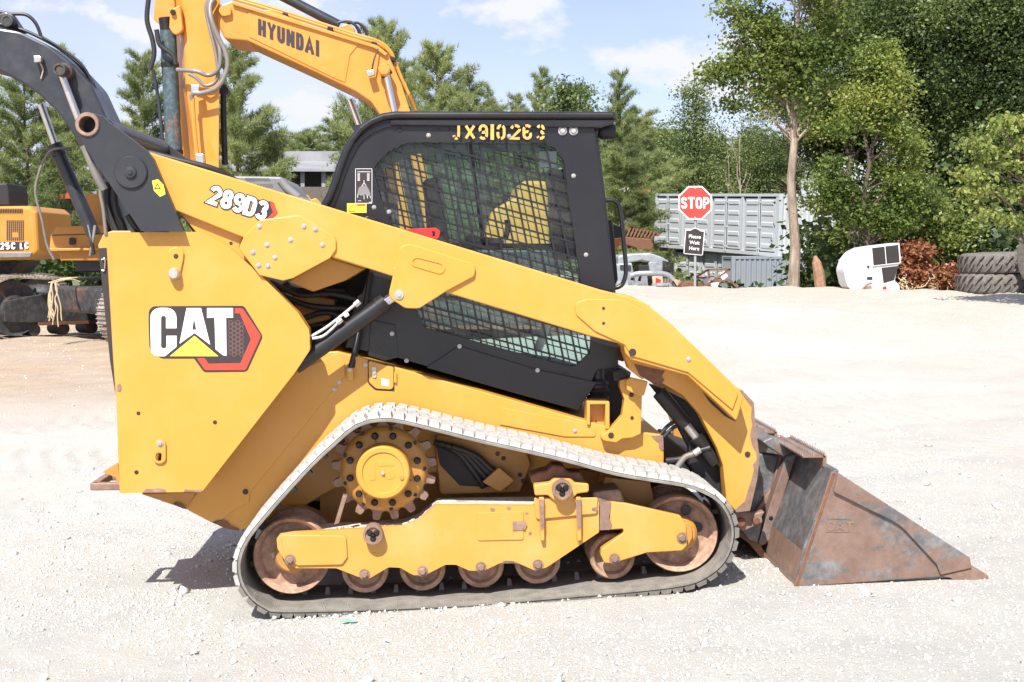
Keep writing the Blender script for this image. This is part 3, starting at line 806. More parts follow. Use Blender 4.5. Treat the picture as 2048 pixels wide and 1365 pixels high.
# big-leaved branch coming in from the right, closest to us
broadleaf(2075, 22.5, .5, [(1985, 262, 22, 16), (2025, 238, 26, 14), (2052, 285, 26, 22), (1975, 310, 24, 14), (2015, 330, 30, 14), (1940, 345, 24, 11), (1905, 372, 20, 9), (1960, 378, 26, 12), (2030, 385, 34, 14), (1925, 408, 28, 11), (1985, 425, 32, 11), (2040, 440, 34, 16), (1895, 430, 16, 8), (2090, 350, 40, 70), (1950, 285, 16, 10)],
    'leafmid', 'barkdark', 'large heart-leaved tree leaning in from the right edge', name='large_leaved_tree', seed=45, clusters=230, per=20, cr=.12, leafsize=.085, r0=.045, droop=.9)
# dark woodland trees at the right
for i, (px, Y, bl, lf, lab, n) in enumerate([
    (1850, 38, [(1850, 100, 110, 90), (1800, 30, 90, 70), (1900, 190, 90, 80), (1780, 120, 60, 70), (1860, 270, 90, 60)], 'leafdark', 'tall dark tree right of the pale trunk', 1000),
    (1960, 36, [(1950, 60, 110, 90), (2010, 150, 90, 90), (1930, 180, 70, 60), (2000, 20, 90, 60), (1980, 260, 90, 60)], 'leafdark', 'tall dark tree near the top right corner', 1000),
    (2060, 37, [(2060, 90, 90, 90), (2040, 220, 80, 80), (2080, 330, 70, 80), (2050, 0, 90, 60)], 'leafdark', 'dark tree cut by the right edge of the picture', 850),
    (1700, 40, [(1700, 120, 75, 80), (1690, 40, 80, 60), (1740, 200, 60, 60), (1660, 220, 50, 60), (1700, -20, 90, 50)], 'leafmid', 'mid green tree between the pale trunk and the dark woods', 850),
    (1760, 42, [(1740, 60, 60, 70), (1800, 170, 60, 60), (1720, 260, 60, 60), (1640, 300, 60, 50)], 'leafdark', 'dark tree behind the bright yellow green one', 800),
    (1910, 41, [(1900, 380, 120, 80), (1980, 420, 110, 70), (1850, 460, 100, 60), (2050, 470, 90, 60)], 'leafdark', 'low dark tree behind the tyres', 900),
    (1580, 74, [(1570, 260, 60, 50), (1610, 320, 60, 50), (1540, 320, 50, 50), (1600, 200, 50, 50)], 'leafdark', 'dark green tree behind the pale trunk above the containers', 700),
]):
    broadleaf(px, Y, -.8, bl, lf, 'barkdark', lab, name='forest_tree', seed=60 + i, clusters=int(n * .75), per=78, cr=.31, leafsize=.095, r0=.2, group='woodland trees at the right')
# undergrowth and the far wood as masses nobody could count
def leaf_mass(name, label, boxes, mat, n, size, seed):
    rs = np.random.RandomState(seed); C = []
    for (x0, x1, y0, y1, zt, w) in boxes:
        m = int(n * w); x = rs.uniform(x0, x1, m); y = rs.uniform(y0, y1, m)
        h = zt * (.55 + .9 * (vnoise(x * .7 + seed, y * .7) + .5) * .9)
        z = gz(x, y) - .1 + h * rs.rand(m) ** .8
        C.append(np.stack([x, y, z], -1))
    V, F = leaf_faces(np.concatenate(C), size, rs, droop=.2)
    o = npmesh(name, V, F, M[mat]); tag(o, label, None, None, 'stuff'); return o
leaf_mass('undergrowth', 'dark tangled undergrowth below the woodland at the right', [(9.5, 24, 33, 40, 4.2, .6), (8.5, 20, 31, 34, 1.6, .25), (13, 30, 40, 48, 9, .5)], 'under', 30000, .22, 71)
leaf_mass('far_woodland', 'far green wood closing the view behind the pines and containers', [(-40, -15.5, 78, 96, 4.5, .4), (-6, 50, 78, 96, 4.5, .6), (-16, -5, 93, 99, 7, .2)], 'farleaf', 60000, .45, 72)
leaf_mass('hedge_growth', 'dark green weeds behind the left excavators', [(-22, -2, 33, 39, 1.5, .6), (-14, 10, 40, 46, 2.2, .5)], 'under', 22000, .22, 73)
leaf_mass('hedge_growth', 'bushes growing below the pines right of the cab', [(2, 8.5, 62, 68, 3.4, 1.0)], 'farleaf', 15000, .3, 74)
# ------------------------------------------------------------------ compact track loader
YT, YP, YL, YB, YC = 5.95, 6.03, 6.18, 6.42, 6.52
rl = at(930, 1200, 6.6); rl.z = Z(rl.x, 6.6)
LD = thing('track_loader', rl, 'yellow compact track loader with black cab and rusty bucket, nearest machine', 'track loader')

_BOLT = {}
def bolt(px, py, rpx, Y, parent, mat='zinc', h=None, hexa=True):
    key = mat
    if key not in _BOLT:
        n = 6; V = []; F = []
        for r, y in ((1.0, 0), (1.0, -.55), (.78, -.75)):
            for i in range(n): V.append((r * math.cos(i * math.pi / 3), y, r * math.sin(i * math.pi / 3)))
        for j in range(2):
            for i in range(n):
                a = j * n + i; b = j * n + (i + 1) % n; F.append((a, b, b + n, a + n))
        F.append(tuple(range(2 * n, 3 * n)))
        k = len(V)
        for r, y in ((1.45, 0), (1.45, -.16)):
            for i in range(14): V.append((r * math.cos(i * math.pi / 7), y, r * math.sin(i * math.pi / 7)))
        for i in range(14):
            a = k + i; b = k + (i + 1) % 14; F.append((a, b, b + 14, a + 14))
        F.append(tuple(range(k + 14, k + 28)))
        me = bpy.data.meshes.new('bolt'); me.from_pydata(V, [], F); me.update()
        me.materials.append(M[mat]); bm = bmesh.new(); bm.from_mesh(me); bmesh.ops.recalc_face_normals(bm, faces=bm.faces); bm.to_mesh(me); bm.free()
        _BOLT[key] = me
    o = link(bpy.data.objects.new('bolt', _BOLT[key])); o.parent = parent
    p = at(px, py, Y); o.location = p - base_of(parent); s = rpx * mpp(px, Y) / 1.3
    o.scale = (s, s, s); o.rotation_euler = (0, random.random() * 1.0, 0); return o
random.seed(3)
def hole(px, py, rpx, Y, parent, rim=None):
    """a drilled hole: dark recessed cup"""
    c = at(px, py, Y); r = rpx * mpp(px, Y)
    return lathe('drilled_hole', c, [(r * 1.15, -.0015), (r, -.0015), (r * .9, -.0008), (0, -.0008)], M['inkblack'], parent, 16)

# ---- chassis
ch = prism('chassis', [(596, 690), (640, 705), (675, 703, 6), (736, 719), (1171, 842), (1250, 862), (1327, 870, 4), (1328, 915), (1328, 955), (1200, 935), (1040, 950), (880, 945), (700, 960), (560, 1040), (480, 1061), (423, 1046), (371, 1019), (283, 989), (283, 700)], YB, 1.02, M['yellow'], LD, bevel=.006)
prism('lower_chassis', [(640, 930), (900, 940), (1120, 940), (1215, 940), (1215, 990), (1060, 1060), (640, 1060)], YB + .12, .8, M['yellow_worn'], LD, bevel=.006)
prism('belly_guard', [(480, 1040), (1330, 940), (1330, 1040), (1260, 1070), (560, 1080)], YB + .3, .5, M['blackpart'], LD)
# seam plate on the rear of the chassis
prism('rear_side_plate', [(560, 760), (676, 706, 8), (690, 725, 12), (690, 752), (500, 985, 10), (498, 1006, 8), (466, 1022), (440, 1044), (423, 1044), (372, 1017), (430, 930)], YB - .006, .02, M['yellow'], LD, bevel=.002)
hole(491, 984, 5, YB - .008, ch)
prism('rear_underplate', [(284, 989), (372, 1019), (392, 985)], YB - .02, .5, M['yellow_worn'], LD)
sheetm = lambda n, p, Y, m, par, holes=(): prism(n, p, Y, .003, M[m], par, holes)
sheetm('bare_metal_patch', [(425, 1046), (430, 1042), (445, 1040), (455, 1044), (460, 1052), (478, 1058), (478, 1062), (450, 1057)], YB - .010, 'rust', ch)
sheetm('bare_metal_patch', [(345, 1008), (352, 1004), (362, 1008), (368, 1012), (372, 1018), (366, 1018)], YB - .030, 'rust', ch)
# fuel door
fd = prism('access_door', [(737, 722, 3), (787, 735, 3), (787, 780, 8), (752, 778, 14), (738, 765, 10)], YB - .008, .02, M['yellow'], LD, bevel=.002)
sheet('door_gap', [(735.5, 720), (789, 733), (789, 783), (750, 781, 14), (735.5, 767, 10)], YB - .0015, M['inkblack'], LD)
prism('hinge', [(788, 745), (793, 746), (793, 766), (788, 765)], YB - .012, .02, M['yellow'], fd)
sheet('door_print', [(763, 757), (778, 760), (778, 773), (763, 771)], YB - .0095, M['white'], fd)
prism('latch', [(743, 733, 3), (752, 735, 3), (753, 756, 4), (745, 756, 4)], YB - .014, .02, M['zinc'], fd)
bolt(748, 746, 4, YB - .015, fd)
for x, y in ((731, 730), (679, 765), (669, 779), (1150, 862)): bolt(x, y, 4, YB - .008, LD)
prism('gas_strut_bracket', [(694, 735, 3), (706, 737, 3), (707, 762, 3), (695, 761, 3)], YB - .03, .03, M['yellow'], LD, bevel=.003)
bolt(699, 740, 3.5, YB - .03, LD)
ptube('strut_rod', [(700, 738, YB - .02), (712, 690, YB), (724, 630, YB + .05)], 5, M['black'], LD)
prism('side_doubler', [(1000, 815), (1171, 848), (1190, 856, 3), (1191, 874, 4), (1130, 874), (1000, 850)], YB - .006, .01, M['yellow'], LD, bevel=.002)
# front upright
fu = prism('front_upright', [(1257, 758, 4), (1284, 792, 3), (1282, 868), (1265, 876, 4), (1245, 878), (1232, 886, 4), (1208, 882, 8), (1200, 874, 6), (1222, 858, 6), (1244, 832), (1249, 800, 10), (1240, 775, 10), (1240, 762)], YB - .05, .06, M['yellow'], LD, bevel=.004)
prism('upright_gusset', [(1252, 762, 4), (1262, 756), (1296, 764), (1288, 792, 4), (1276, 792), (1254, 780, 4)], YB - .09, .04, M['yellow'], fu, bevel=.003)
for x, y, r in ((1263, 790, 4), (1264, 836, 3)): hole(x, y, r, YB - .052, fu)
hole(1222, 871, 5, YB - .052, fu)
hole(1192, 843, 2, YB - .002, LD)
prism('mount_box', [(1174, 803, 3), (1219, 803, 3), (1219, 858), (1211, 858), (1211, 809), (1180, 809), (1180, 850), (1174, 850)], YB - .02, .14, M['yellow'], LD, bevel=.002)
prism('mount_box_back', [(1180, 808), (1211, 808), (1211, 856), (1180, 848)], YB + .05, .08, M['yellow'], LD)
lathe('rubber_mount', at(1196, 793, YB + .14), [(.05, -.02), (.055, 0), (.04, .01), (.06, .03), (.04, .045), (.055, .06), (.035, .075)], M['hose'], LD, 20, axis='z')
lathe('rubber_mount', at(1196, 772, YB + .14), [(.04, -.02), (.05, 0), (.05, .02), (.03, .035), (.03, .08)], M['hose'], LD, 20, axis='z')
prism('front_crossmember', [(1236, 735), (1262, 745), (1258, 770), (1245, 800), (1240, 840), (1216, 862), (1216, 800), (1205, 750)], YB + .22, .6, M['blackpart'], LD)
sheetm('bare_metal_patch', [(1303, 872), (1326, 871), (1327.5, 900), (1322, 902), (1318, 895), (1318, 886), (1310, 880)], YB - .004, 'bare', ch)

# ---- side tower cover with emblem
tc_ = prism('side_cover', [(222, 466, 4), (405, 464, 3), (455, 492), (520, 549), (596, 626, 10), (618, 660, 14), (620, 700, 16), (590, 745), (404, 984, 6), (240, 987, 3), (236, 900), (230, 700)], YL, .10, M['yellow'], LD, bevel=.006, seg=3)
prism('tower_frame', [(240, 500), (400, 480), (500, 560), (590, 650), (590, 700), (395, 960), (260, 975)], YL + .09, 1.3, M['yellow'], LD)
for x, y, r in ((277, 827, 3.4), (430, 845, 3.6), (273, 945, 3.8), (352, 513, 4.2)): hole(x, y, r, YL, tc_)
prism('keeper_plate', [(335, 500, 8), (352, 494, 14), (368, 502, 10), (366, 520), (360, 548, 6), (340, 548, 6), (338, 522)], YL - .012, .015, M['yellow'], tc_, bevel=.003)
hole(352, 513, 4.2, YL - .012, tc_)
c_ = at(350, 548, YL); lathe('pin_head', c_, [(0, -.045), (.018, -.045), (.022, -.040), (.027, -.018), (.027, 0)], M['zinc'], tc_, 24)
prism('keeper_plate', [(305, 900, 6), (310, 880, 10), (331, 880, 10), (332, 928, 12), (306, 928, 12)], YL - .012, .015, M['yellow'], tc_, bevel=.003)
pdisc('pin_boss', 318, 914, 10, YL - .012, .01, M['yellow'], tc_)
bolt(320, 887, 6.5, YL - .013, tc_)
sheetm('bare_metal_patch', [(285, 985.5), (292, 978), (305, 979), (315, 976), (330, 980), (333, 985)], YL - .003, 'bare', tc_)
sheetm('bare_metal_patch', [(367, 984), (370, 979), (383, 981), (395, 980), (402, 978), (404, 982), (400, 984.5)], YL - .003, 'bare', tc_)
sheetm('bare_metal_patch', [(234, 770), (240, 768), (243, 776), (240, 784), (234, 782)], YL - .003, 'bare', tc_)
ye = YL - .0015
sheet('emblem_badge', [(297, 640, 26), (298, 613, 26), (488, 612, 10), (526, 673, 12), (494, 744, 10), (408, 745, 10), (388, 717.5), (322, 717.5, 20), (299, 700, 18)], ye, M['inkblack'], tc_)
em = ye - .001
sheet('emblem_band', [(470, 617), (485, 617.5, 6), (522, 672, 8), (491, 740.5, 6), (410, 740.5, 6), (394, 717), (409, 717), (417, 728), (481, 727), (502, 679), (480, 627), (470, 627)], em, M['red'], tc_)
sheet('emblem_letter', [(300, 616, 20), (353, 616, 20), (353, 657), (332, 657), (332, 632, 4.5), (322, 632, 4.5), (322, 697, 4.5), (333, 697, 4.5), (333, 672), (353.5, 672), (353, 694), (330, 713), (302, 713, 20)], em, M['white'], tc_)
sheet('emblem_letter', [(373, 616.5), (402, 616.5), (420.5, 690), (389, 666.5), (359, 688)], em, M['white'], tc_, holes=[[(388, 636), (392.5, 660), (384.5, 660)]])
sheet('emblem_letter', [(414, 616.5), (466, 616.5), (466, 636), (452, 636), (453, 712), (446, 711), (431, 699), (429, 636), (414, 636)], em, M['white'], tc_)
sheet('emblem_triangle', [(389, 672), (437, 713), (339, 713)], em, M['logo_yellow'], tc_)
for i in range(4):
    for j in range(8):
        hx, hy = 461 + i * 7.4, 645 + j * 8.6 + (i % 2) * 4.3
        if hx > 483 and abs(hy - 680) > 34 or hy > 716: continue
        a = circ(hx, hy, 4.7, 6); b = circ(hx, hy, 3.5, 6)
        sheet('emblem_hexagon', a, em, M['hexline'], tc_, holes=[b])
# rear door edge
rd = prism('rear_door', [(224, 462), (207, 468, 8), (196, 490, 5), (219, 720), (233, 800), (239, 985), (270, 985), (270, 462)], YL + .14, 1.25, M['yellow_pod'], LD, bevel=.005)
sheet('door_opening', [(196.5, 497), (213, 496), (226, 720), (231, 790), (220, 722)], YL + .138, M['inkblack'], rd)
ptube('door_hook', [(203, 520, YL + .13), (210, 519, YL + .13), (209, 540, YL + .13), (204, 541, YL + .13)], 1.4, M['steel'], rd, 6)
mb = MB(); hp = at(236, 963, YL + .16)
p1 = at(184, 963, YL + .22); x0 = p1.x; z0 = at(200, 966, YL + .3).z
mb.box((x0 + .015, 6.52, z0), (.035, .30, .035)); mb.box(((x0 + hp.x) / 2 + .02, 6.385, z0), (hp.x - x0 + .02, .035, .035)); mb.box(((x0 + hp.x) / 2 + .02, 6.655, z0), (hp.x - x0 + .02, .035, .035))
mb.build('tow_loop', M['bare'], LD, bevel=.006)
prism('tow_bracket', [(205, 945), (236, 928), (240, 985), (236, 975), (232, 955)], YL + .2, .4, M['yellow_worn'], LD)

# ---- lift arm: charcoal link, tube, brackets, front plates (left and right alike)
ARMS = []
def arm_set():
    out = []
    a = lambda o: out.append(o) or o
    tubeo = a(prism('arm_tube', [(293, 303), (1201, 580), (1250, 592, 8), (1290, 606, 20), (1345, 650, 30), (1477, 779), (1488, 795, 5), (1473, 843, 3), (1376, 752, 12), (1262, 720, 4), (1251, 708, 8), (1247, 690, 10), (1181, 673), (894, 587), (784, 553), (669, 516), (492, 478), (349, 421)], YL - .005, .14, M['yellow'], LD, bevel=.010, seg=3))
    lo = a(prism('front_plate', [(1245, 700), (1376, 735), (1480, 778), (1508, 808, 8), (1510, 842, 6), (1519, 914, 10), (1515, 957, 10), (1500, 1020, 6), (1472, 1024, 4), (1453, 1003, 10), (1446, 931, 30), (1434, 897, 30), (1400, 830, 40), (1366, 791, 30), (1320, 764, 10), (1296, 752), (1285, 760), (1258, 738)], YL + .13, .10, M['yellow'], LD, bevel=.006))
    a(prism('tower_arm_plate', [(358, 424), (488, 470), (478, 495), (519, 551), (470, 505), (405, 480)], YL + .03, .08, M['yellow'], LD, bevel=.003))
    a(prism('arm_reinforcement', [(489, 471), (520, 440, 4), (600, 430, 20), (672, 475, 16), (672, 500, 12), (660, 517), (586, 557), (566, 562, 14), (519, 551), (477, 497, 10)], YL - .018, .02, M['yellow'], LD, bevel=.004))
    br = a(prism('cylinder_bracket', [(800, 492, 14), (822, 488, 14), (952, 529, 14), (949, 553, 10), (893, 583), (838, 618, 22), (810, 617, 18), (776, 594, 16), (793, 520)], YL - .022, .03, M['yellow'], LD, bevel=.005, seg=3))
    return out
ARM_NEAR = arm_set()
arm, frontp, towerp, reinf, brk = ARM_NEAR
# stamped slot in the bracket
def slot(pa, pb, r, Y, parent, name='stamped_slot'):
    d = Vector((pb[0] - pa[0], pb[1] - pa[1])); a0 = math.atan2(d.y, d.x); P = []
    for i in range(9): q = a0 + math.pi / 2 + math.pi * i / 8; P.append((pa[0] + r * math.cos(q), pa[1] + r * math.sin(q)))
    for i in range(9): q = a0 - math.pi / 2 + math.pi * i / 8; P.append((pb[0] + r * math.cos(q), pb[1] + r * math.sin(q)))
    inner = [(x + (pa[0] + pb[0]) / 2 * 0, y) for x, y in P]
    cx0, cy0 = (pa[0] + pb[0]) / 2, (pa[1] + pb[1]) / 2
    inn = [(cx0 + (x - cx0) * .88, cy0 + (y - cy0) * .74) for x, y in P]
    return prism(name, P, Y, .006, M['yellow'], parent, holes=[inn], bevel=.002)
slot((832, 523), (879, 537), 11, YL - .026, brk)
c_ = at(798, 590, YL - .022); lathe('pin_washer', c_, [(0, -.012), (.009, -.012), (.010, -.006), (.020, -.006), (.022, 0)], M['zinc'], brk, 24)
for x, y in ((519, 453), (534, 490), (581, 480), (608, 453), (631, 459), (645, 490), (506, 505), (550, 515), (517, 531), (536, 532)): bolt(x, y, 5, YL - .019, reinf)
hole(462, 487, 3, YL + .03, towerp)
bolt(792, 537, 4, YL - .006, arm)
pad = prism('elbow_pad', [(1150, 606, 10), (1175, 598, 14), (1246, 600, 20), (1290, 622, 14), (1345, 668), (1476, 790), (1465, 820), (1376, 745), (1262, 712), (1250, 690, 10), (1190, 663, 30), (1152, 630, 14)], YL - .014, .012, M['yellow'], arm, bevel=.003)
for x, y, r in ((1207, 617, 2.6), (1207, 647, 2.6)): hole(x, y, r, YL - .0145, pad)
hole(1265, 705, 6.5, YL - .0145, pad)
bolt(1377, 719, 5, YL - .015, pad)
hole(1495, 909, 5, YL + .128, frontp)
prism('front_slot', [(1374, 752, 5), (1386, 756), (1418, 790), (1452, 822), (1473, 845), (1450, 833), (1420, 806), (1395, 770)], YL + .1285, .004, M['inkblack'], frontp)
sheetm('bare_metal_patch', [(1508, 806), (1510, 842), (1519, 914), (1515, 957), (1500, 1022), (1472, 1025), (1470, 1020), (1490, 1003), (1495, 985), (1502, 965), (1508, 940), (1506, 930), (1514, 920), (1512, 905), (1504, 890), (1500, 870), (1505, 850), (1502, 835), (1504, 815), (1480, 782), (1484, 780)], YL + .127, 'bare', frontp)
sheetm('bare_metal_patch', [(1268, 728), (1300, 736), (1330, 742), (1324, 752), (1329, 760), (1322, 770), (1300, 764), (1280, 752)], YL + .127, 'rust', frontp)
for o in ARM_NEAR: copy_tree(o, (0, 1.32, 0), LD)
prism('arm_crossmember', [(577, 565), (586, 557), (659, 516), (729, 538), (690, 562), (626, 584)], YL + .16, 1.2, M['yellow'], LD, bevel=.006)
prism('front_crosstube', [(1285, 625, 10), (1320, 650, 10), (1310, 690, 10), (1272, 690, 10)], YL + .1, 1.25, M['yellow'], LD, bevel=.01)
prism('step_plate', [(1236, 588), (1262, 592, 4), (1300, 612, 4), (1300, 620), (1240, 604)], YL + .06, .2, M['yellow'], LD, bevel=.004)
# link
def linkset(parent=LD):
    lk = prism('link_plate', [(174, 224, 24), (205, 232, 12), (217, 244), (293, 301, 10), (306, 318, 14), (367, 463), (282, 463), (166, 288), (148, 250, 20)], YL - .05, .045, M['charcoal'], parent, holes=[circ(174, 249, 17)], bevel=.005)
    lathe('pivot_bush', at(174, 249, YL - .06), [(.036, 0), (.048, 0), (.052, .006), (.052, .09), (.036, .09), (.036, 0)], M['bare'], lk, 28)
    lathe('pivot_disc', at(261, 345, YL - .062), [(0, -.018), (.009, -.018), (.010, -.012), (.024, -.010), (.026, 0), (.066, 0), (.070, .004), (.070, .014)], M['charcoal'], lk, 32)
    return lk
lk = linkset()
sheet('warning_label', [(304, 362), (316, 359, 2), (327, 370), (331, 389, 2), (320, 394), (308, 382)], YL - .0515, M['label_yellow'], lk)
sheet('warning_mark', [(315, 366), (322, 379), (308, 379)], YL - .0525, M['inkblack'], lk, holes=[[(315, 369.5), (319, 377), (311, 377)]])
copy_tree(lk, (0, 1.32, 0), LD)
tb0 = at(174, 249, YL); tube('link_crosstube', [tb0 + Vector((0.06, .05, -.02)), tb0 + Vector((0.06, 1.28, -.02))], .05, M['charcoal'], LD, 20, curve=False)
tube('pivot_pin', [tb0 + Vector((0, .04, 0)), tb0 + Vector((0, 1.3, 0))], .034, M['blackpart'], LD, 14, curve=False)
ptube('hydraulic_hose', [(297, 306, YL + .12), (360, 322, YL + .12), (430, 340, YL + .14), (480, 368, YL + .2), (560, 398, YL + .3)], 7, M['hose'], LD)
ptube('hydraulic_hose', [(300, 312, YL + .2), (380, 328, YL + .2), (450, 350, YL + .22), (500, 380, YL + .3)], 6, M['hose'], LD)
for pts, r in (([(204, 352), (201, 385), (207, 420), (212, 470)], 4), ([(216, 365), (214, 400), (222, 435), (236, 470)], 8), ([(228, 380), (232, 420), (245, 450), (252, 475)], 7), ([(256, 430), (268, 450), (285, 470)], 7)):
    ptube('hydraulic_hose', [(x, y, YL + .1 + r * .01) for x, y in pts], r, M['hose'] if r > 4 else M['greyhose'], LD)
ptube('link_damper', [(168, 292, YL + .02), (190, 345, YL + .02), (208, 380, YL + .03)], 8, M['greyhose'], LD)

# ---- lift cylinder and its pipes
cy = ptube('cylinder_barrel', [(590, 733, YL + .09), (768, 606, YL + .09)], 17, M['black'], LD, 22, curve=False)
ptube('cylinder_collar', [(757, 614, YL + .09), (772, 603, YL + .09)], 18.5, M['blackpart'], cy, 22, curve=False)
ptube('cylinder_rod', [(765, 608, YL + .09), (797, 588, YL + .09)], 10.5, M['chrome'], cy, 18, curve=False)
ptube('steel_pipe', [(622, 674, YL + .06), (660, 650, YL + .06), (716, 605, YL + .06)], 3.3, M['zinc'], cy, 8)
ptube('steel_pipe', [(624, 678, YL + .05), (645, 673, YL + .05), (662, 660, YL + .05), (682, 640, YL + .05)], 3, M['zinc'], cy, 8)
ptube('pipe_fitting', [(710, 611, YL + .06), (719, 603, YL + .06)], 6.5, M['zinc'], cy, 6, curve=False)
ptube('pipe_fitting', [(675, 647, YL + .05), (684, 639, YL + .05)], 5.5, M['zinc'], cy, 6, curve=False)
ptube('pipe_fitting', [(689, 633, YL + .055), (697, 628, YL + .055)], 4, M['white'], cy, 6, curve=False)
copy_tree(cy, (0, 1.14, 0), LD)
# ---- engine bay seen between cover and cab
prism('engine_bay_wall', [(500, 530), (640, 560), (727, 539), (784, 553), (800, 716), (676, 704), (560, 700)], YB + .4, .3, M['blackflat'], LD)
prism('engine_cover', [(580, 584), (672, 600), (660, 640), (620, 650), (600, 640)], YB + .25, .3, M['yellow_worn'], LD, bevel=.01)
prism('cab_rear_panel', [(713, 590), (737, 575), (736, 700), (686, 700), (700, 640)], YC + .02, .6, M['black'], LD, bevel=.01)
for k, pts in enumerate([[(540, 565), (600, 590), (660, 588), (720, 600)], [(560, 590), (620, 612), (700, 618)], [(600, 640), (650, 625), (700, 640)], [(575, 575), (600, 582), (640, 578), (690, 582)], [(600, 660), (640, 650), (690, 660)]]):
    ptube('hydraulic_hose', [(x, y, YB + .14 + .03 * k) for x, y in pts], 6, M['hose'], LD)
ptube('cab_strut', [(741, 545, YB + .05), (725, 640, YB + .05), (705, 735, YB)], 5, M['blackflat'], LD)

# ---- hood, exhaust
hd = prism('engine_hood', [(448, 352), (562, 354, 6), (574, 366, 6), (590, 388, 4), (650, 424), (640, 450), (470, 420), (430, 372)], YC + .12, .75, M['hood'], LD, bevel=.012)
mb = MB()
for r_, (x0, x1, y0, y1, n) in enumerate(((492, 538, 356, 362, 18), (515, 544, 368, 375, 11))):
    for i in range(n):
        x = x0 + (x1 - x0) * i / (n - 1)
        mb.add(bar3(at(x - 1, y0, YC + .119), at(x + 1.5, y1, YC + .119), .0022, .004))
mb.build('hood_vent_slots', M['inkblack'], hd)['kind'] = 'stuff'
ex = at(566, 380, YC + .1)
ptube('exhaust_pipe', [(562, 362, YC + .05), (575, 378, YC + .05), (596, 396, YC + .05)], 9, M['hood'], LD, 16)
prism('far_arm_lug', [(598, 398, 6), (606, 388, 6), (616, 391, 4), (622, 400), (632, 396, 6), (645, 410), (640, 425), (598, 412)], YL + 1.2, .03, M['yellow'], LD, bevel=.003)

# ---- cab
CAB = [(786, 223, 40), (1184, 226), (1231, 588), (1237, 736), (1194, 739, 6), (1156, 821, 4), (796, 716), (692, 694), (740, 540), (640, 412), (662, 372), (684, 300, 30), (700, 275, 20), (736, 240, 30)]
WIN = [(746, 336, 10), (776, 303, 16), (813, 285, 14), (1091, 286, 18), (1115, 300, 14), (1128, 323, 14), (1138, 399, 20), (1161, 559), (1183, 675, 8), (1180, 706, 18), (1151, 734, 8), (1138, 734, 8), (849, 656, 14), (830, 612, 10), (786, 456, 20), (763, 406, 20)]
cabo = prism('cab', CAB, YC, .045, M['black'], LD, holes=[WIN], bevel=.006, seg=3)
prism('cab_side_panel', CAB, YC + .98, .045, M['black'], LD, holes=[WIN], bevel=.006)
def strip(name, outer, w, Y, depth, mat, parent, bevel=.008):
    """band of px width w inside an open px polyline"""
    P = [Vector(p) for p in outer]; inner = []
    for i, p in enumerate(P):
        a = P[max(0, i - 1)]; b = P[min(len(P) - 1, i + 1)]; d = (b - a).normalized(); nrm = Vector((-d.y, d.x))
        inner.append(p + nrm * w)
    return prism(name, [tuple(p) for p in P] + [tuple(p) for p in reversed(inner)], Y, depth, mat, parent, bevel=bevel, seg=3)
crv = [(639, 415), (650, 395), (662, 364), (672, 332), (684, 301), (698, 275), (717, 252), (740, 236), (765, 226), (790, 222.5), (1232, 223)]
roof = strip('cab_roof', crv, 15, YC - .035, 1.10, M['black'], LD, bevel=.014)
strip('roof_seam', [(x + 9, y + 14) if x < 700 else (x + 4, y + 20) for x, y in crv[:-1]] + [(1184, 243)], 10, YC - .010, .02, M['black'], roof, bevel=.003)
prism('roof_edge_rail', [(780, 238), (1232, 238), (1227, 248, 4), (1200, 256), (780, 251)], YC - .022, .04, M['black'], roof, bevel=.006)
prism('front_pillar', [(1184, 258), (1195, 262), (1200, 300), (1212, 400), (1222, 500), (1232, 590), (1235, 640), (1231, 640), (1222, 588)], YC + .03, .06, M['black'], LD, bevel=.006)
prism('cab_floor', [(800, 700), (1140, 745), (1190, 760), (1156, 815), (800, 716)], YC + .05, .93, M['blackflat'], LD)
prism('rear_window_frame', [(672, 345), (700, 280), (712, 285), (690, 350), (668, 412), (655, 408)], YC + .05, .93, M['black'], LD)
prism('lower_side_panel', [(918, 692), (1076, 740), (1194, 765), (1156, 821, 4), (1040, 790), (852, 736)], YC - .012, .012, M['black'], cabo, bevel=.002)
prism('rear_lower_panel', [(742, 640, 4), (790, 650), (797, 716), (770, 722), (736, 712)], YC - .008, .008, M['black'], cabo, bevel=.002)
for x, y in ((857, 271), (1018, 273), (1147, 352), (1172, 510), (748, 415), (784, 668), (813, 722), (919, 693), (1075, 741), (778, 424)): bolt(x, y, 4, YC - .013 if y > 600 else YC - .001, cabo)
for x, y in ((1125, 262), (1147, 262)): bolt(x, y, 8, YC - .004, cabo, 'zinc')
for x, y, r in ((799, 260, 5), (878, 258, 2.5), (899, 258, 2.5)): pdisc('plug', x, y, r, YC - .004, .006, M['blackpart'], cabo, 14)
hole(1131, 748, 2.5, YC - .013, cabo)
lathe('work_light', at(1197, 264, YC + .10), [(.028, 0), (.033, .006), (.035, .02), (.036, .07), (.032, .078), (0, .078)], M['blackflat'], LD, 24, axis='x')
prism('light_bracket', [(1180, 248), (1215, 250), (1200, 262), (1184, 262)], YC + .08, .05, M['black'], LD)
tube('grab_handle', [at(x, y, YC + .06) for x, y in ((1206, 401), (1228, 402), (1238, 412), (1243, 440), (1248, 490), (1252, 540), (1247, 565), (1238, 574), (1226, 577))], .0105, M['black'], LD, 12)
prism('yellow_tag', [(1222, 566), (1227, 566), (1232, 588), (1226, 590)], YC + .02, .01, M['label_yellow'], LD)
prism('door_hinge_post', [(1212, 440), (1226, 442), (1236, 560), (1224, 585), (1218, 500)], YC + .2, .1, M['blackflat'], LD, bevel=.004)
prism('mirror', [(1224, 450, 4), (1246, 455, 5), (1246, 475), (1224, 478)], YC + .55, .03, M['blackflat'], LD, bevel=.004)
prism('door_marker', [(1228, 478), (1238, 479), (1238, 496), (1229, 496)], YC + .5, .03, M['orangeplastic'], LD)
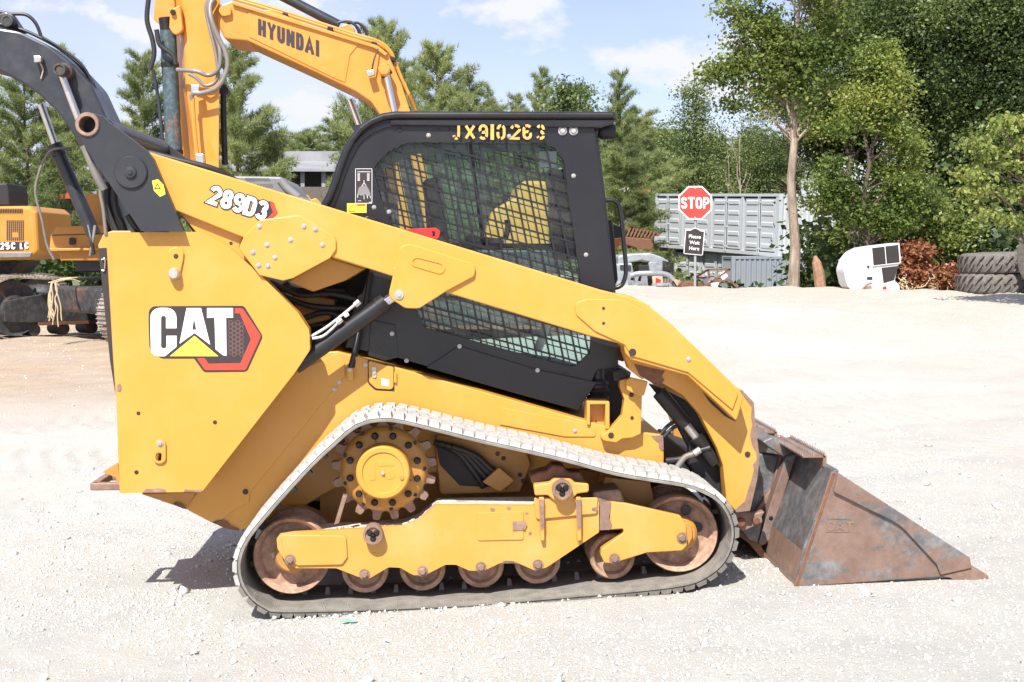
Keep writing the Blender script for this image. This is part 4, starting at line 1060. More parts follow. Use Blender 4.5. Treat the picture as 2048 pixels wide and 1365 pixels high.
# stencilled number
Ys = YC - .0305
lettering('stencilled_digit', 'JX9I0263', Ys, None, None, 0, 0, 0, None, None) if False else None
S = [('J', 905, 17), ('X', 929, 24), ('9', 957, 21), ('I', 981, 8), ('0', 993, 20), ('2', 1020, 24), ('6', 1045, 21), ('3', 1072, 20)]
for chh, x, w in S:
    if chh == 'I':
        sheet('stencilled_digit', [(x, 249), (x + 7, 249), (x + 7, 280), (x, 280)], YC - .0285, M['stencil'], cabo); continue
    lettering('stencilled_digit', chh, (x + 3, 278), (1, 0), (0, -28), w - 6, 0, YC - .0285, M['stencil'], cabo, w=6.6, plane=None) if False else None
def stencil(chh, x, w):
    H = 31.0
    for si, pl in enumerate(G[chh]):
        P = [(2.7 + a * (w - 7.4), 2.7 + b * (H - 5.4)) for a, b in pl]
        Lf, Rt, closed = ribbon(P, 5.4); n = len(Lf); V = []; F = []
        for a, b in zip(Lf, Rt):
            for q in (a, b): V.append(at(x + q.x, 280 - q.y, YC - .0285 - .0004 * si))
        rng = list(range(n if closed else n - 1)); short = [i for i in rng if (Vector(P[i]) - Vector(P[(i + 1) % len(P)])).length < 4.2]; gap = {short[len(short) // 4], short[(3 * len(short)) // 4]} if len(short) > 3 else set()
        for i in rng:
            if i in gap: continue
            j = (i + 1) % n; F.append((2 * i, 2 * i + 1, 2 * j + 1, 2 * j))
        mk('stencilled_digit', V, F, M['stencil'], cabo)
for chh, x, w in S:
    if chh != 'I': stencil(chh, x, w)
# stickers
st = sheet('instruction_label', [(711, 338), (744, 338), (744, 407), (711, 407)], YC - .0012, M['inkblack'], cabo)
mbv = []
def thin(pts, w, Y, mat, parent, name='label_print'):
    V = []; F = []
    for a, b in pts:
        a = Vector(a); b = Vector(b); d = (b - a).normalized(); n_ = Vector((-d.y, d.x)) * w / 2; k = len(V)
        for q in (a - n_, a + n_, b + n_, b - n_): V.append(at(q.x, q.y, Y))
        F.append((k, k + 1, k + 2, k + 3))
    return mk(name, V, F, M[mat], parent)
ln = [((711, 338), (744, 338)), ((744, 339), (744, 406)), ((744, 407), (711, 407)), ((711, 406), (711, 339)), ((715, 344), (741, 344))]
ln += [((715, 348 + i * 2.2), (720, 348 + i * 2.2)) for i in range(7)] + [((734, 348 + i * 2.2), (739, 348 + i * 2.2)) for i in range(7)]
ln += [((716, 402), (722, 402)), ((738, 405), (743, 405)), ((728, 361), (728, 366)), ((728, 366), (723, 374)), ((728, 366), (734, 374))]
thin(ln, .9, YC - .0018, 'white', st)
sheet('label_drawing', [(717, 376), (723, 372), (733, 371), (738, 380), (741, 388), (739, 393), (730, 389), (722, 392), (715, 388)], YC - .0018, M['hood'], st)
thin([((716, 388), (715, 396)), ((728, 390), (728, 399)), ((734, 390), (735, 397)), ((740, 392), (741, 397))], .9, YC - .0022, 'white', st)
yl = sheet('warning_label', [(694, 407), (733, 407), (733, 426), (694, 426)], YC - .0012, M['label_yellow'], cabo)
thin([((697, 423), (704, 411)), ((704, 411), (711, 423)), ((711, 423.4), (697, 423.4))], 1.0, YC - .0018, 'inkblack', yl)
sheet('label_band', [(714, 409), (731, 409), (731, 412), (714, 412)], YC - .0018, M['redpaint'], yl)
thin([((714, 415), (731, 415)), ((714, 418), (729, 418)), ((714, 421), (730, 421))], .7, YC - .0018, 'logo_yellow', yl)
prism('inner_rim', [(725, 437, 3), (735, 433, 4), (752, 438, 6), (760, 450), (752, 452), (735, 446)], YC - .006, .01, M['black'], cabo, bevel=.002)
prism('lockout_strap', [(803, 459), (872, 456, 6), (881, 462, 6), (877, 476, 5), (868, 480, 4), (850, 475), (803, 462)], YC - .06, .012, M['redpaint'], LD, holes=[[(862, 463, 2), (870, 463, 2), (870, 473, 2), (864, 474, 2), (866, 467)]], bevel=.002)
# glass and woven guard bars
def inside_spans(poly, p, d):
    """spans of the line p+t*d lying inside poly"""
    ts = []
    n = len(poly)
    for i in range(n):
        a = Vector(poly[i]); b = Vector(poly[(i + 1) % n]); e = b - a
        den = d.x * e.y - d.y * e.x
        if abs(den) < 1e-9: continue
        w = a - p; t = (w.x * e.y - w.y * e.x) / den; s = (w.x * d.y - w.y * d.x) / den
        if 0 <= s < 1: ts.append(t)
    ts.sort(); return [(ts[i], ts[i + 1]) for i in range(0, len(ts) - 1, 2)]
WF = clean2(fillet(WIN))
glass_o = sheet('side_glass', WIN, YC + .07, M['cabglass'], LD)
sheet('side_glass', WIN, YC + .95, M['cabglass'], LD)
def guard(Yg, wpx, jit):
    gg = prism('window_guard', [(x - (4 if x < 960 else -4), y - (4 if y < 500 else -4)) for x, y in WF], Yg, .012, M['black'], LD, holes=[WF])
    d1 = Vector((.205, 1)).normalized(); d2 = Vector((1, .272)).normalized()
    for i in range(-12, 20):
        p = Vector((760 + i * 26.3 + jit, 340))
        for a, b in inside_spans(WF, p, d1):
            if b - a > 6: q0 = p + d1 * a; q1 = p + d1 * b; V, F = bar3(at(q0.x, q0.y, Yg), at(q1.x, q1.y, Yg), wpx * .0021, .010); mk('guard_bar', V, F, M['black'], gg)
    for i in range(-12, 20):
        p = Vector((900, 300 + i * 29.5 + jit))
        for a, b in inside_spans(WF, p, d2):
            if b - a > 6: q0 = p + d2 * a; q1 = p + d2 * b; V, F = bar3(at(q0.x, q0.y, Yg - .003), at(q1.x, q1.y, Yg - .003), wpx * .0021, .010); mk('guard_bar', V, F, M['black'], gg)
guard(YC + .025, 4.2, 0); guard(YC + 1.0, 3.2, 11)
prism('window_crossbar', [(880, 486), (1150, 488), (1152, 500), (880, 494)], YC + .055, .02, M['black'], LD)
prism('window_post', [(938, 288), (944, 288), (972, 500), (964, 500)], YC + .055, .02, M['blackpart'], LD)
# inside the cab
mb = MB(); s0 = at(860, 560, YC + .3)
prism('seat_back', [(845, 360, 10), (880, 352, 12), (905, 520, 10), (860, 540, 10)], YC + .28, .45, M['seat'], LD, bevel=.03, seg=3)
prism('seat_cushion', [(862, 525, 8), (985, 535, 14), (990, 565, 14), (865, 570, 10)], YC + .26, .5, M['seat'], LD, bevel=.03, seg=3)
prism('armrest_console', [(930, 470, 6), (1010, 478, 8), (1008, 500, 6), (930, 498, 6)], YC + .14, .1, M['seat'], LD, bevel=.015)
js = ptube('joystick', [(1010, 480, YC + .19), (1016, 455, YC + .19), (1014, 440, YC + .19)], 6, M['blackflat'], LD, 12)
prism('display_panel', [(1078, 300, 4), (1106, 300, 4), (1110, 336, 4), (1080, 336, 4)], YC + .75, .03, M['tealglass'], LD, bevel=.004)
prism('service_paper', [(1079, 303), (1113, 303), (1113, 335), (1079, 335)], YC + .35, .002, M['signwhite'], LD)
prism('front_console', [(1096, 338, 4), (1150, 340), (1165, 520), (1110, 520)], YC + .78, .15, M['blackflat'], LD, bevel=.01)
ptube('foot_pedal', [(1095, 640, YC + .4), (1085, 675, YC + .4), (1075, 700, YC + .4)], 9, M['signwhite'], LD)
prism('head_liner', [(700, 250), (1184, 250), (1184, 275), (820, 282), (745, 320)], YC + .06, .9, M['blackflat'], LD)

# ---- model number on the arm
num = {'2': (250, 600, 248), }
def plane_text(s, org, du, dv, widths, gap, w, Y, mat, parent, name, grow=0.0, extend=0.0):
    pos = 0.0; asp = Vector(dv).length / Vector(du).length; dv = (dv[0] / asp, dv[1] / asp)
    for chh, wc in zip(s, widths):
        if chh == ' ': pos += wc + gap; continue
        for si, pl in enumerate(G[chh]):
            P = [(a * wc, b * asp) for a, b in pl] if chh not in 'I1' else [(wc * .5, b * asp) for a, b in pl]
            Lf, Rt, closed = ribbon(P, w + grow)
            if not closed and (extend or grow):
                e = extend + grow / 2
                for q, r in ((0, 1), (-1, -2)):
                    o = (Vector(P[q]) - Vector(P[r])).normalized() * e; Lf[q] = Lf[q] + o; Rt[q] = Rt[q] + o
            V = []; F = []; n = len(Lf)
            for a, b in zip(Lf, Rt):
                for q in (a, b):
                    X = org[0] + du[0] * (pos + q.x) + dv[0] * q.y; Yy = org[1] + du[1] * (pos + q.x) + dv[1] * q.y
                    V.append(at(X, Yy, Y - .0004 * si))
            for i in range(n if closed else n - 1):
                j = (i + 1) % n; F.append((2 * i, 2 * i + 1, 2 * j + 1, 2 * j))
            mk(name, V, F, M[mat], parent)
        pos += wc + gap
# units: height of the stroke centre-line box = 1
yn = YL - .0062
hexm = sheet('model_badge', [(505, 396), (524, 401.5, 4), (546, 404, 4), (556, 427, 4), (537, 443.5, 4), (510, 435)], yn, M['inkblack'], arm)
sheet('model_badge_band', [(541, 404), (548, 405.5, 3), (554.5, 427, 3), (537, 442, 3), (518, 437), (524, 434.5), (536, 436), (546.5, 425), (541, 411)], yn - .001, M['red'], arm)
du = (29.0, 8.9); dv = (8.3, -29.5)
plane_text('289D3', (418, 404), du, dv, (.56, .50, .50, .50, .50), .30, .28, yn - .0015, 'inkblack', arm, 'model_number_outline', grow=.15)
plane_text('289D3', (418, 404), du, dv, (.56, .50, .50, .50, .50), .30, .28, yn - .0035, 'white', arm, 'model_number')

# ---- undercarriage
prism('track_frame', [(553, 1078, 4), (561, 1067, 4), (725, 1058), (763, 1055), (804, 1053, 20), (838, 1040, 20), (858, 1024, 12), (872, 1011, 8), (1000, 1012), (1066, 1012), (1078, 1000, 4), (1198, 1003, 3), (1198, 1065), (1094, 1135, 14), (1071, 1142, 10), (1027, 1123, 12), (1010, 1122, 12), (968, 1142, 12), (939, 1142, 12), (912, 1130, 16), (891, 1130, 16), (850, 1151, 12), (827, 1151, 12), (800, 1136, 14), (777, 1135, 14), (738, 1158, 12), (716, 1154, 12), (672, 1137, 10), (592, 1137, 6), (571, 1124, 6), (555, 1098, 4)], YP, .035, M['yellow_pod'], LD, bevel=.006)
pod = bpy.data.objects['track_frame']
# top ledges of the box section
mbx = [(565, 1068), (725, 1060), (763, 1057), (804, 1055), (838, 1042), (858, 1026), (872, 1013), (1064, 1014)]
for i in range(len(mbx) - 1):
    a = at(*mbx[i], YP); b = at(*mbx[i + 1], YP)
prism('frame_box', [(565, 1070), (725, 1062), (763, 1059), (804, 1057, 20), (838, 1044, 20), (858, 1028, 12), (874, 1014, 8), (1200, 1008), (1198, 1062), (1094, 1128), (600, 1130)], YP + .03, .22, M['dustledge'], pod, bevel=.01)
prism('raised_pad', [(560, 1070, 6), (692, 1072, 8), (695, 1115, 5), (684, 1130, 8), (596, 1132, 4), (572, 1118, 4)], YP - .010, .012, M['yellow_pod'], pod, bevel=.003)
prism('raised_pad', [(954, 1026, 3), (1047, 1023, 3), (1047, 1080, 4), (955, 1082, 4)], YP - .005, .006, M['yellow_pod'], pod, bevel=.0015)
prism('front_pad', [(1068, 996, 4), (1196, 996, 4), (1194, 1028, 5), (1072, 1040, 6)], YP - .012, .014, M['yellow_pod'], pod, bevel=.004)
for x in (1083, 1157): prism('frame_rib', [(x - 5, 995), (x + 5, 995), (x + 6, 1082, 4), (x - 2, 1083, 4)], YP - .030, .03, M['yellow_pod'], pod, bevel=.003)
for x in (1083, 1157): sheetm('bare_metal_patch', [(x - 5, 1000), (x + 5, 1000), (x + 5.5, 1055), (x + 1, 1062), (x - 2, 1058)], YP - .032, 'bare', pod)
prism('cross_shaft', [(1185, 985, 6), (1240, 978, 8), (1252, 1010), (1248, 1060), (1198, 1062)], YP + .03, .25, M['bare'], pod, bevel=.01)
fork = prism('idler_fork', [(1220, 1004, 2), (1252, 1007), (1361, 1032, 6), (1372, 1049, 8), (1374, 1092, 8), (1364, 1102, 6), (1294, 1106), (1227, 1127, 6), (1209, 1127, 8), (1201, 1110, 6), (1203, 1099, 6), (1248, 1066, 8), (1246, 1058, 3), (1220, 1060)], YP + .005, .05, M['yellow_pod'], LD, bevel=.006)
sheetm('bare_metal_patch', [(1200, 1004), (1222, 1003), (1221, 1020), (1218, 1035), (1224, 1050), (1220, 1060), (1199, 1061)], YP + .001, 'bare', pod)
sheetm('bare_metal_patch', [(1025, 1044), (1050, 1042), (1054, 1050), (1050, 1060), (1026, 1062)], YP - .009, 'bare', pod)
for x, y, r in ((1053, 1027, 4), (1060, 1067, 5), (1018, 1017, 5), (985, 1020, 7), (1190, 1018, 6)):
    rs_ = random.Random(x); sheetm('bare_metal_patch', [(x + r * rs_.uniform(.5, 1.3) * math.cos(q * .9), y + r * .8 * rs_.uniform(.5, 1.2) * math.sin(q * .9)) for q in range(7)], YP - .002 if x < 1068 else YP - .015, 'bare', pod)
def boss(px, py, Y, parent, r=20):
    o = lathe('pivot_boss', at(px, py, Y), [(0, .008), (.032, .008), (.034, 0), (.041, 0), (.043, .004), (.043, .07)], M['bare'], parent, 28)
    for a in (0.5, 2.6, 4.7):
        c = at(px, py, Y - .0); c = c + Vector((math.cos(a) * .016, 0, math.sin(a) * .016)); s = share(bolt(px, py, 4, Y, o, 'blackpart'), c + Vector((0, .008, 0)), o, scale=(.0095,) * 3)
    return o
boss(746, 1071, YP - .05, pod); boss(1125, 981, YP - .075, pod)
prism('boss_bracket', [(1067, 970, 5), (1100, 966), (1108, 958, 10), (1142, 958, 10), (1150, 966), (1178, 968, 5), (1178, 985, 5), (1155, 988), (1140, 1003, 10), (1112, 1004, 10), (1095, 991), (1070, 992, 4)], YP - .03, .05, M['yellow_pod'], pod, bevel=.006)
prism('saddle_casting', [(1058, 952, 8), (1075, 945), (1095, 940), (1105, 930, 8), (1128, 932, 10), (1135, 945), (1160, 944, 6), (1172, 968), (1066, 972)], YP + .03, .12, M['rust'], pod, bevel=.015, seg=3)
# wheels
def wheel(name, px, py, rpx, Y, parent, prof='roller', mat='wheel'):
    c = at(px, py, Y); r = rpx * mpp(px, Y)
    if prof == 'roller': P = [(0, .05), (r * .45, .045), (r * .72, .035), (r * .80, .004), (r * .93, 0), (r, .008), (r, .10), (r * .6, .11), (r * .6, .22), (r, .23), (r, .33), (r * .5, .34)]
    else: P = [(0, .035), (r * .28, .035), (r * .32, .05), (r * .80, .055), (r * .90, .010), (r * .97, 0), (r, .008), (r, .09), (r * .5, .10), (r * .5, .22), (r, .23), (r, .32), (r * .5, .33)]
    return lathe(name, c, P, M[mat], parent, 56)
w1 = wheel('idler_wheel', 583, 1113, 79, YT + .13, LD, 'idler'); w2 = wheel('idler_wheel', 1360, 1069, 78, YT + .13, LD, 'idler')
for c, ww in (((583, 1113), w1), ((1360, 1069), w2)):
    pdisc('hub_plate', c[0], c[1], 36, YT + .125, .05, M['yellow_worn'], ww, 24)
for x, y in ((550, 1111),): bolt(x, y, 6, YT + .17, w1)
for x, y in ((1372, 1020), (1395, 1055)):
    hole(x, y, 9, YT + .17, w2)
for x, y, r in ((730, 1141, 47), (845, 1137, 46.5), (962, 1131, 46.5), (1075, 1123, 46.5), (1225, 1114, 46)): wheel('track_roller', x, y, r, YT + .15, LD)
for x, y, r, Yb, par in ((580, 1120, 10, YP - .012, pod), (729, 1149, 10, YP - .001, pod), (845, 1143, 10, YP - .001, pod), (962, 1135, 10, YP - .001, pod), (1076, 1130, 10, YP - .001, pod), (1229, 1118, 10, YP + .003, fork), (1364, 1076, 10, YP + .003, fork)):
    bolt(x, y, r, Yb, par, 'bare')
prism('axle_yoke', [(560, 1105, 10), (575, 1100), (600, 1118), (596, 1136), (575, 1134, 8)], YP + .012, .04, M['yellow_worn'], LD, bevel=.005)
prism('axle_yoke', [(1370, 1040, 8), (1384, 1052, 10), (1386, 1075, 12), (1376, 1094, 10), (1366, 1090)], YP + .02, .04, M['yellow_worn'], LD, bevel=.005)
# sprocket
sp = at(768, 937, YT + .20); m_ = mpp(768, YT + .2)
P = []; NT = 17
for i in range(NT):
    a = 2 * math.pi * i / NT + .12
    for da, rr in ((-.15, 89), (-.10, 92), (-.085, 101), (-.055, 107), (.055, 107), (.085, 101), (.10, 92), (.15, 89), (.185, 87)): P.append(sp + Vector((math.cos(a + da), 0, math.sin(a + da))) * rr * m_)
sprk = prism3('sprocket', [P], .04, M['bare'], LD, bevel=.003)
lathe('sprocket_disc', sp + Vector((0, -.03, 0)), [(0, 0), (75 * m_, 0), (84 * m_, .012), (88 * m_, .032)], M['yellow_worn'], sprk, 48)
hub = lathe('drive_hub', sp + Vector((0, -.13, 0)), [(0, .006), (40 * m_, .006), (41.5 * m_, 0), (50 * m_, 0), (53 * m_, .006), (54 * m_, .02), (55 * m_, .11)], M['yellow'], sprk, 48)
hz = sp + Vector((0, -.126, 0))
def hubp(name, pts, d=.004): 
    L3 = [[hz + Vector((x * m_, 0, -y * m_)) for x, y in clean2(fillet(pts))]]
    return prism3(name, L3, d, M['yellow'], hub, bevel=.001)
hubp('hub_casting_mark', [(-28, -22, 3), (-16, -18, 2), (-14, 14, 2), (-26, 16, 2)], .004)
hubp('hub_casting_mark', circ(14, 4, 10, 18), .004); hubp('hub_casting_mark', [(-12, -22, 4), (0, -27, 6), (8, -20, 4), (18, -26, 4), (26, -12, 4), (10, -14), (-8, -12)], .004)
o = lathe('hub_plug', hz, [(0, -.008), (.008, -.008), (.009, 0)], M['zinc'], hub, 12)
lathe('hub_plug', hz + Vector((38 * m_, 0, -10 * m_)), [(0, -.010), (.008, -.010), (.010, 0)], M['yellow_worn'], hub, 12)
for i in range(12):
    a = 2 * math.pi * i / 12 + .25
    lathe('wheel_stud', sp + Vector((math.cos(a) * 70 * m_, -.032, math.sin(a) * 70 * m_)), [(0, -.016), (.011, -.016), (.014, -.012), (.016, 0)], M['blackpart'], sprk, 12)
for i in range(9):
    a = 2 * math.pi * i / 9
    bl = lathe('rim_bolt', sp + Vector((math.cos(a) * 82 * m_, -.012, math.sin(a) * 82 * m_)), [(0, -.012), (.009, -.012), (.010, 0)], M['blackpart'], sprk, 8)
# hoses and ironwork behind the sprocket
prism('drive_guard', [(868, 870, 10), (1050, 895, 10), (1062, 930), (1040, 985), (880, 990, 10)], YB - .05, .05, M['yellow_worn'], LD, bevel=.006)
prism('guard_recess', [(870, 880, 10), (930, 895, 20), (960, 930, 10), (990, 975), (920, 972, 10), (880, 930)], YB - .056, .006, M['blackflat'], LD)
for k in range(4): ptube('drive_hose', [(868 + k * 12, 884 + k * 3, YB - .08 - .01 * k), (915 + k * 12, 905 + k * 2, YB - .09), (945 + k * 13, 940, YB - .09), (968 + k * 13, 975 - k * 8, YB - .07)], 6.5, M['hose'], LD)
prism('hose_clamp_plate', [(965, 965), (998, 935, 3), (1030, 962, 3), (1000, 985)], YB - .12, .03, M['yellow_worn'], LD, bevel=.004)
for x, y in ((995, 908), (1007, 917), (1040, 950), (1046, 962)): hole(x, y, 4, YB - .052, LD)
pdisc('far_drive', 680, 985, 22, YB + .5, .2, M['hood'], LD)
for x, y in ((630, 965), (625, 990)): prism('oil_port', [(x, y, 3), (x + 18, y, 3), (x + 18, y + 12, 3), (x, y + 12, 3)], YB + .3, .05, M['hood'], LD)
prism('mud_scraper', [(686, 990), (694, 992), (678, 1046), (668, 1050)], YP + .02, .03, M['bare'], LD)
prism('pod_saddle', [(1210, 955), (1300, 965), (1310, 1010), (1240, 1020), (1205, 985)], YP + .2, .2, M['yellow_worn'], LD)
# packed dirt on the ledge
mb = MB(); rs_ = random.Random(8)
for i in range(150):
    x = rs_.uniform(655, 860); yy = 1060 - 6 * math.sin((x - 655) / 205 * 2) - max(0, (x - 800)) * .45
    c = at(x, yy - 2, YP + rs_.uniform(.03, .2)); s = rs_.uniform(.004, .012); mb.box(c, (s, s, s * .6), rs_.random())
mb.build('packed_dirt', M['stone'], LD)['kind'] = 'stuff'

# ---- rubber track
TIN = [(558, 1221), (700, 1219), (844, 1213), (960, 1207), (1138, 1192), (1294, 1178), (1377, 1166), (1419, 1147), (1448, 1119), (1462, 1083), (1461, 1049), (1444, 1014), (1416, 992), (1364, 974), (1238, 953), (1116, 921), (960, 886), (840, 856), (800, 847), (768, 844), (735, 848), (705, 862), (670, 892), (629, 930), (575, 988), (528, 1042), (500, 1078), (484, 1112), (481, 1142), (489, 1172), (508, 1198), (532, 1214)]
def closed_path(pts, k=8):
    Q = [Vector((p.x, p.z)) for p in pts]; n = len(Q); out = []
    for i in range(n):
        p0, p1, p2, p3 = Q[i - 1], Q[i], Q[(i + 1) % n], Q[(i + 2) % n]
        for j in range(k):
            t = j / k; out.append(0.5 * ((2 * p1) + (p2 - p0) * t + (2 * p0 - 5 * p1 + 4 * p2 - p3) * t * t + (3 * p1 - p0 - 3 * p2 + p3) * t ** 3))
    return out
def resample(P, n):
    L_ = [0]
    for i in range(len(P)): L_.append(L_[-1] + (P[(i + 1) % len(P)] - P[i]).length)
    tot = L_[-1]; out = []; k = 0
    for i in range(n):
        s = tot * i / n
        while L_[k + 1] < s: k += 1
        f = (s - L_[k]) / max(1e-9, L_[k + 1] - L_[k]); out.append(P[k].lerp(P[(k + 1) % len(P)], f))
    return out, tot
pp = closed_path([at(x, y, YT) for x, y in TIN])
pp = list(reversed(pp))                # clockwise seen from the camera: top run goes left to right
NL = 96
path, tot = resample(pp, NL * 3)
W_ = .45
def frame_at(i):
    a = path[i - 1]; b = path[(i + 1) % len(path)]; t = (b - a).normalized(); return path[i], t, Vector((-t.y, t.x))
prof = [(0, 0), (0.0, .008), (.006, .013), (.03, .017), (W_ - .03, .017), (W_, .010), (W_, 0), (W_ * .6, 0), (W_ * .4, 0), (.10, .0)]   # (across, out)
V = []; F = []
for i in range(len(path)):
    c, t, n_ = frame_at(i)
    for a, o_ in prof: V.append(Vector((c.x + n_.x * o_, YT + a, c.y + n_.y * o_)))
m = len(prof)
for i in range(len(path)):
    j = (i + 1) % len(path)
    for q in range(m): F.append((i * m + q, i * m + (q + 1) % m, j * m + (q + 1) % m, j * m + q))
trk = mk('rubber_track', V, F, M['belt'], LD, smooth=True)
bm = bmesh.new(); bm.from_mesh(trk.data); bmesh.ops.recalc_face_normals(bm, faces=bm.faces); bm.to_mesh(trk.data); bm.free()
# lug: three staggered blocks
def blk(x0, x1, y0, y1, z1, ch=.004):
    V = [(x0, y0, 0), (x1, y0, 0), (x1, y1, 0), (x0, y1, 0), (x0 + ch, y0 + ch, z1), (x1 - ch, y0 + ch, z1), (x1 - ch, y1 - ch, z1), (x0 + ch, y1 - ch, z1)]
    return V, [(0, 1, 5, 4), (1, 2, 6, 5), (2, 3, 7, 6), (3, 0, 4, 7), (4, 5, 6, 7), (3, 2, 1, 0)]
lm = MB(); p_ = tot / NL
for (x0, x1, y0, y1) in ((-.028, .0225, .003, .14), (-.0165, .0345, .137, .235), (-.030, .0195, .232, .335), (-.021, .0295, .332, .447)):
    lm.add(blk(x0, x1, y0, y1, .020, .006))
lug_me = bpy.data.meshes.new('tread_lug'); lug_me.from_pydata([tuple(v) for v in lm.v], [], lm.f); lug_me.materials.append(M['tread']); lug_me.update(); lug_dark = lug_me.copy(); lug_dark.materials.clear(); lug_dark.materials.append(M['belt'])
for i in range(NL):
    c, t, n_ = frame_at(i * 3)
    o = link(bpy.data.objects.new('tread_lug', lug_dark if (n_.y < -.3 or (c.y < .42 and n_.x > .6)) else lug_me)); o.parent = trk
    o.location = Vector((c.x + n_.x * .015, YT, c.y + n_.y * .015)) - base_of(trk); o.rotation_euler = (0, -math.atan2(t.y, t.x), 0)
# moulded cross marks on the inner face and drive lugs
gl = MB()
gv_ = [(-.012, 0, 0), (.012, 0, 0), (.012, .05, 0), (-.012, .05, 0), (-.007, .008, -.032), (.007, .008, -.032), (.007, .042, -.032), (-.007, .042, -.032)]
gme = bpy.data.meshes.new('drive_lug'); gme.from_pydata(gv_, [], [(0, 1, 5, 4), (1, 2, 6, 5), (2, 3, 7, 6), (3, 0, 4, 7), (4, 7, 6, 5)]); gme.materials.append(M['belt']); gme.update()
mk2 = MB()
for i in range(0, NL, 2):
    c, t, n_ = frame_at(i * 3)
    for dy in (.27, ):
        o = link(bpy.data.objects.new('drive_lug', gme)); o.parent = trk
        o.location = Vector((c.x, YT + dy, c.y)) - base_of(trk); o.rotation_euler = (0, -math.atan2(t.y, t.x), 0)
    for d in (-.007, 0, .007):
        a = Vector((c.x + t.x * d - n_.x * .0015, YT + .012, c.y + t.y * d - n_.y * .0015)); mk2.add(bar3(a, a + Vector((0, .075, 0)), .002, .003))
mk2.build('moulded_marks', M['beltlight'], trk)['kind'] = 'stuff'
copy_tree(trk, (0, 1.52, 0), LD)
for o in [x for x in LD.children if x.name.split('.')[0] in ('idler_wheel', 'track_roller', 'sprocket', 'track_frame', 'idler_fork')]: copy_tree(o, (0, 1.45, 0), LD)

# ---- bucket and coupler
YK = YT
bk = prism('bucket', [(1962, 1153), (1590, 1174, 8), (1605, 1101), (1667, 942), (1678, 940), (1676, 952), (1613, 1104), (1602, 1160), (1900, 1146), (1962, 1149)], YK, 2.0, M['bucketback'], LD, bevel=.003)
prism('side_plate', [(1588, 1175, 3), (1664, 944), (1680, 948), (1940, 1116, 4), (1944, 1138), (1885, 1150), (1880, 1154)], YK - .012, .018, M['bucket'], bk, bevel=.003)
prism('side_plate', [(1588, 1175, 3), (1664, 944), (1680, 948), (1940, 1116, 4), (1944, 1138), (1885, 1150), (1880, 1154)], YK + 1.98, .018, M['bucket'], bk, bevel=.003)
prism('side_edge_plate', [(1676, 949, 2), (1690, 955), (1940, 1117, 5), (1944, 1137), (1882, 1151), (1874, 1130, 10), (1800, 1050, 100), (1668, 985, 3)], YK - .028, .017, M['bucket'], bk, bevel=.004)
prism('cutting_edge', [(1880, 1152), (1944, 1136), (1962, 1144), (1979, 1152), (1976, 1158), (1908, 1164), (1902, 1157)], YK - .02, 2.03, M['bare'], bk, bevel=.003)
prism('heel_plate', [(1553 + 50, 1100), (1589, 1173), (1594, 1174), (1606, 1106)], YK + .01, 1.9, M['bare'], bk)
# moulded maker letters on the side
plane_text('CAT', (1656, 1060), (15, .5), (0, -16), (.8, .9, .9), .35, .22, YK - .0145, 'bare', bk, 'embossed_letter')
thin([((1651, 1037), (1700, 1039)), ((1700, 1064), (1651, 1064))], 1.5, YK - .0145, 'bare', bk, 'embossed_frame')
thin([((1592, 1176), (1668, 947))], 6, YK - .0135, 'rust', bk, 'weld_seam')
# coupler
cp = prism('coupler_rib', [(1573, 912, 3), (1594, 908, 3), (1562, 1010), (1540, 1080), (1530, 1090), (1514, 1096, 3), (1540, 1010)], YK + .56, .09, M['bucket'], bk, bevel=.005)
bolt(1542, 1037, 4, YK + .56, cp, 'blackpart')
prism('coupler_plate', [(1519, 908, 3), (1566, 913, 3), (1548, 980), (1508, 1030), (1500, 1028), (1514, 930)], YK + .66, .08, M['bucketback'], LD, bevel=.006)
prism('coupler_plate_edge', [(1560, 912), (1570, 914), (1552, 985), (1512, 1030), (1506, 1030), (1544, 975)], YK + .63, .04, M['bare'], LD, bevel=.003)
prism('coupler_crossbeam', [(1524, 884, 3), (1546, 874, 3), (1580, 904, 3), (1569, 915, 3), (1535, 893)], YK + .55, 1.0, M['bucket'], LD, bevel=.006)
lk2 = prism('coupler_lever', [(1464, 1026, 5), (1478, 1022, 8), (1508, 1028), (1533, 1021, 4), (1524, 1034), (1526, 1046, 5), (1490, 1062, 8), (1476, 1060, 6)], YK + .42, .05, M['bare'], LD, bevel=.006)
for x, y, r in ((1483, 1046, 9), (1513, 1043, 7)): pdisc('lever_pin', x, y, r, YK + .40, .03, M['rust'], lk2, 18)
prism('coupler_wedge', [(1480, 1058), (1524, 1046), (1516, 1086), (1500, 1080)], YK + .5, .06, M['bucketback'], LD, bevel=.004)
prism('coupler_skid', [(1470, 1058), (1520, 1090), (1560, 1150), (1590, 1172), (1586, 1176), (1548, 1150), (1500, 1088), (1468, 1066)], YK + .55, .8, M['rust'], LD)
# serrated steps along the bucket top
def serrated(pxa, pya, Ya, Lg, hgt, name='serrated_step'):
    a = at(pxa, pya, Ya); mb = MB(); mb.box((a.x, Ya + Lg / 2, a.z - hgt / 2), (.015, Lg, hgt)); mb.box((a.x - .05, Ya + Lg / 2, a.z - .004), (.10, Lg, .008))
    n = int(Lg / .028)
    for k in range(n):
        y = Ya + .028 * (k + .5)
        for xx in (0, -.05, -.10):
            V = [(a.x + xx - .004, y - .012, a.z), (a.x + xx + .004, y - .012, a.z), (a.x + xx + .004, y + .012, a.z), (a.x + xx - .004, y + .012, a.z), (a.x + xx, y, a.z + .018)]
            mb.add(([Vector(v) for v in V], [(0, 1, 4), (1, 2, 4), (2, 3, 4), (3, 0, 4)]))
    return mb.build(name, M['bucket'], bk)
serrated(1650, 912, YK + .14, .62, .05); serrated(1552, 864, YK + 1.05, .55, .05)
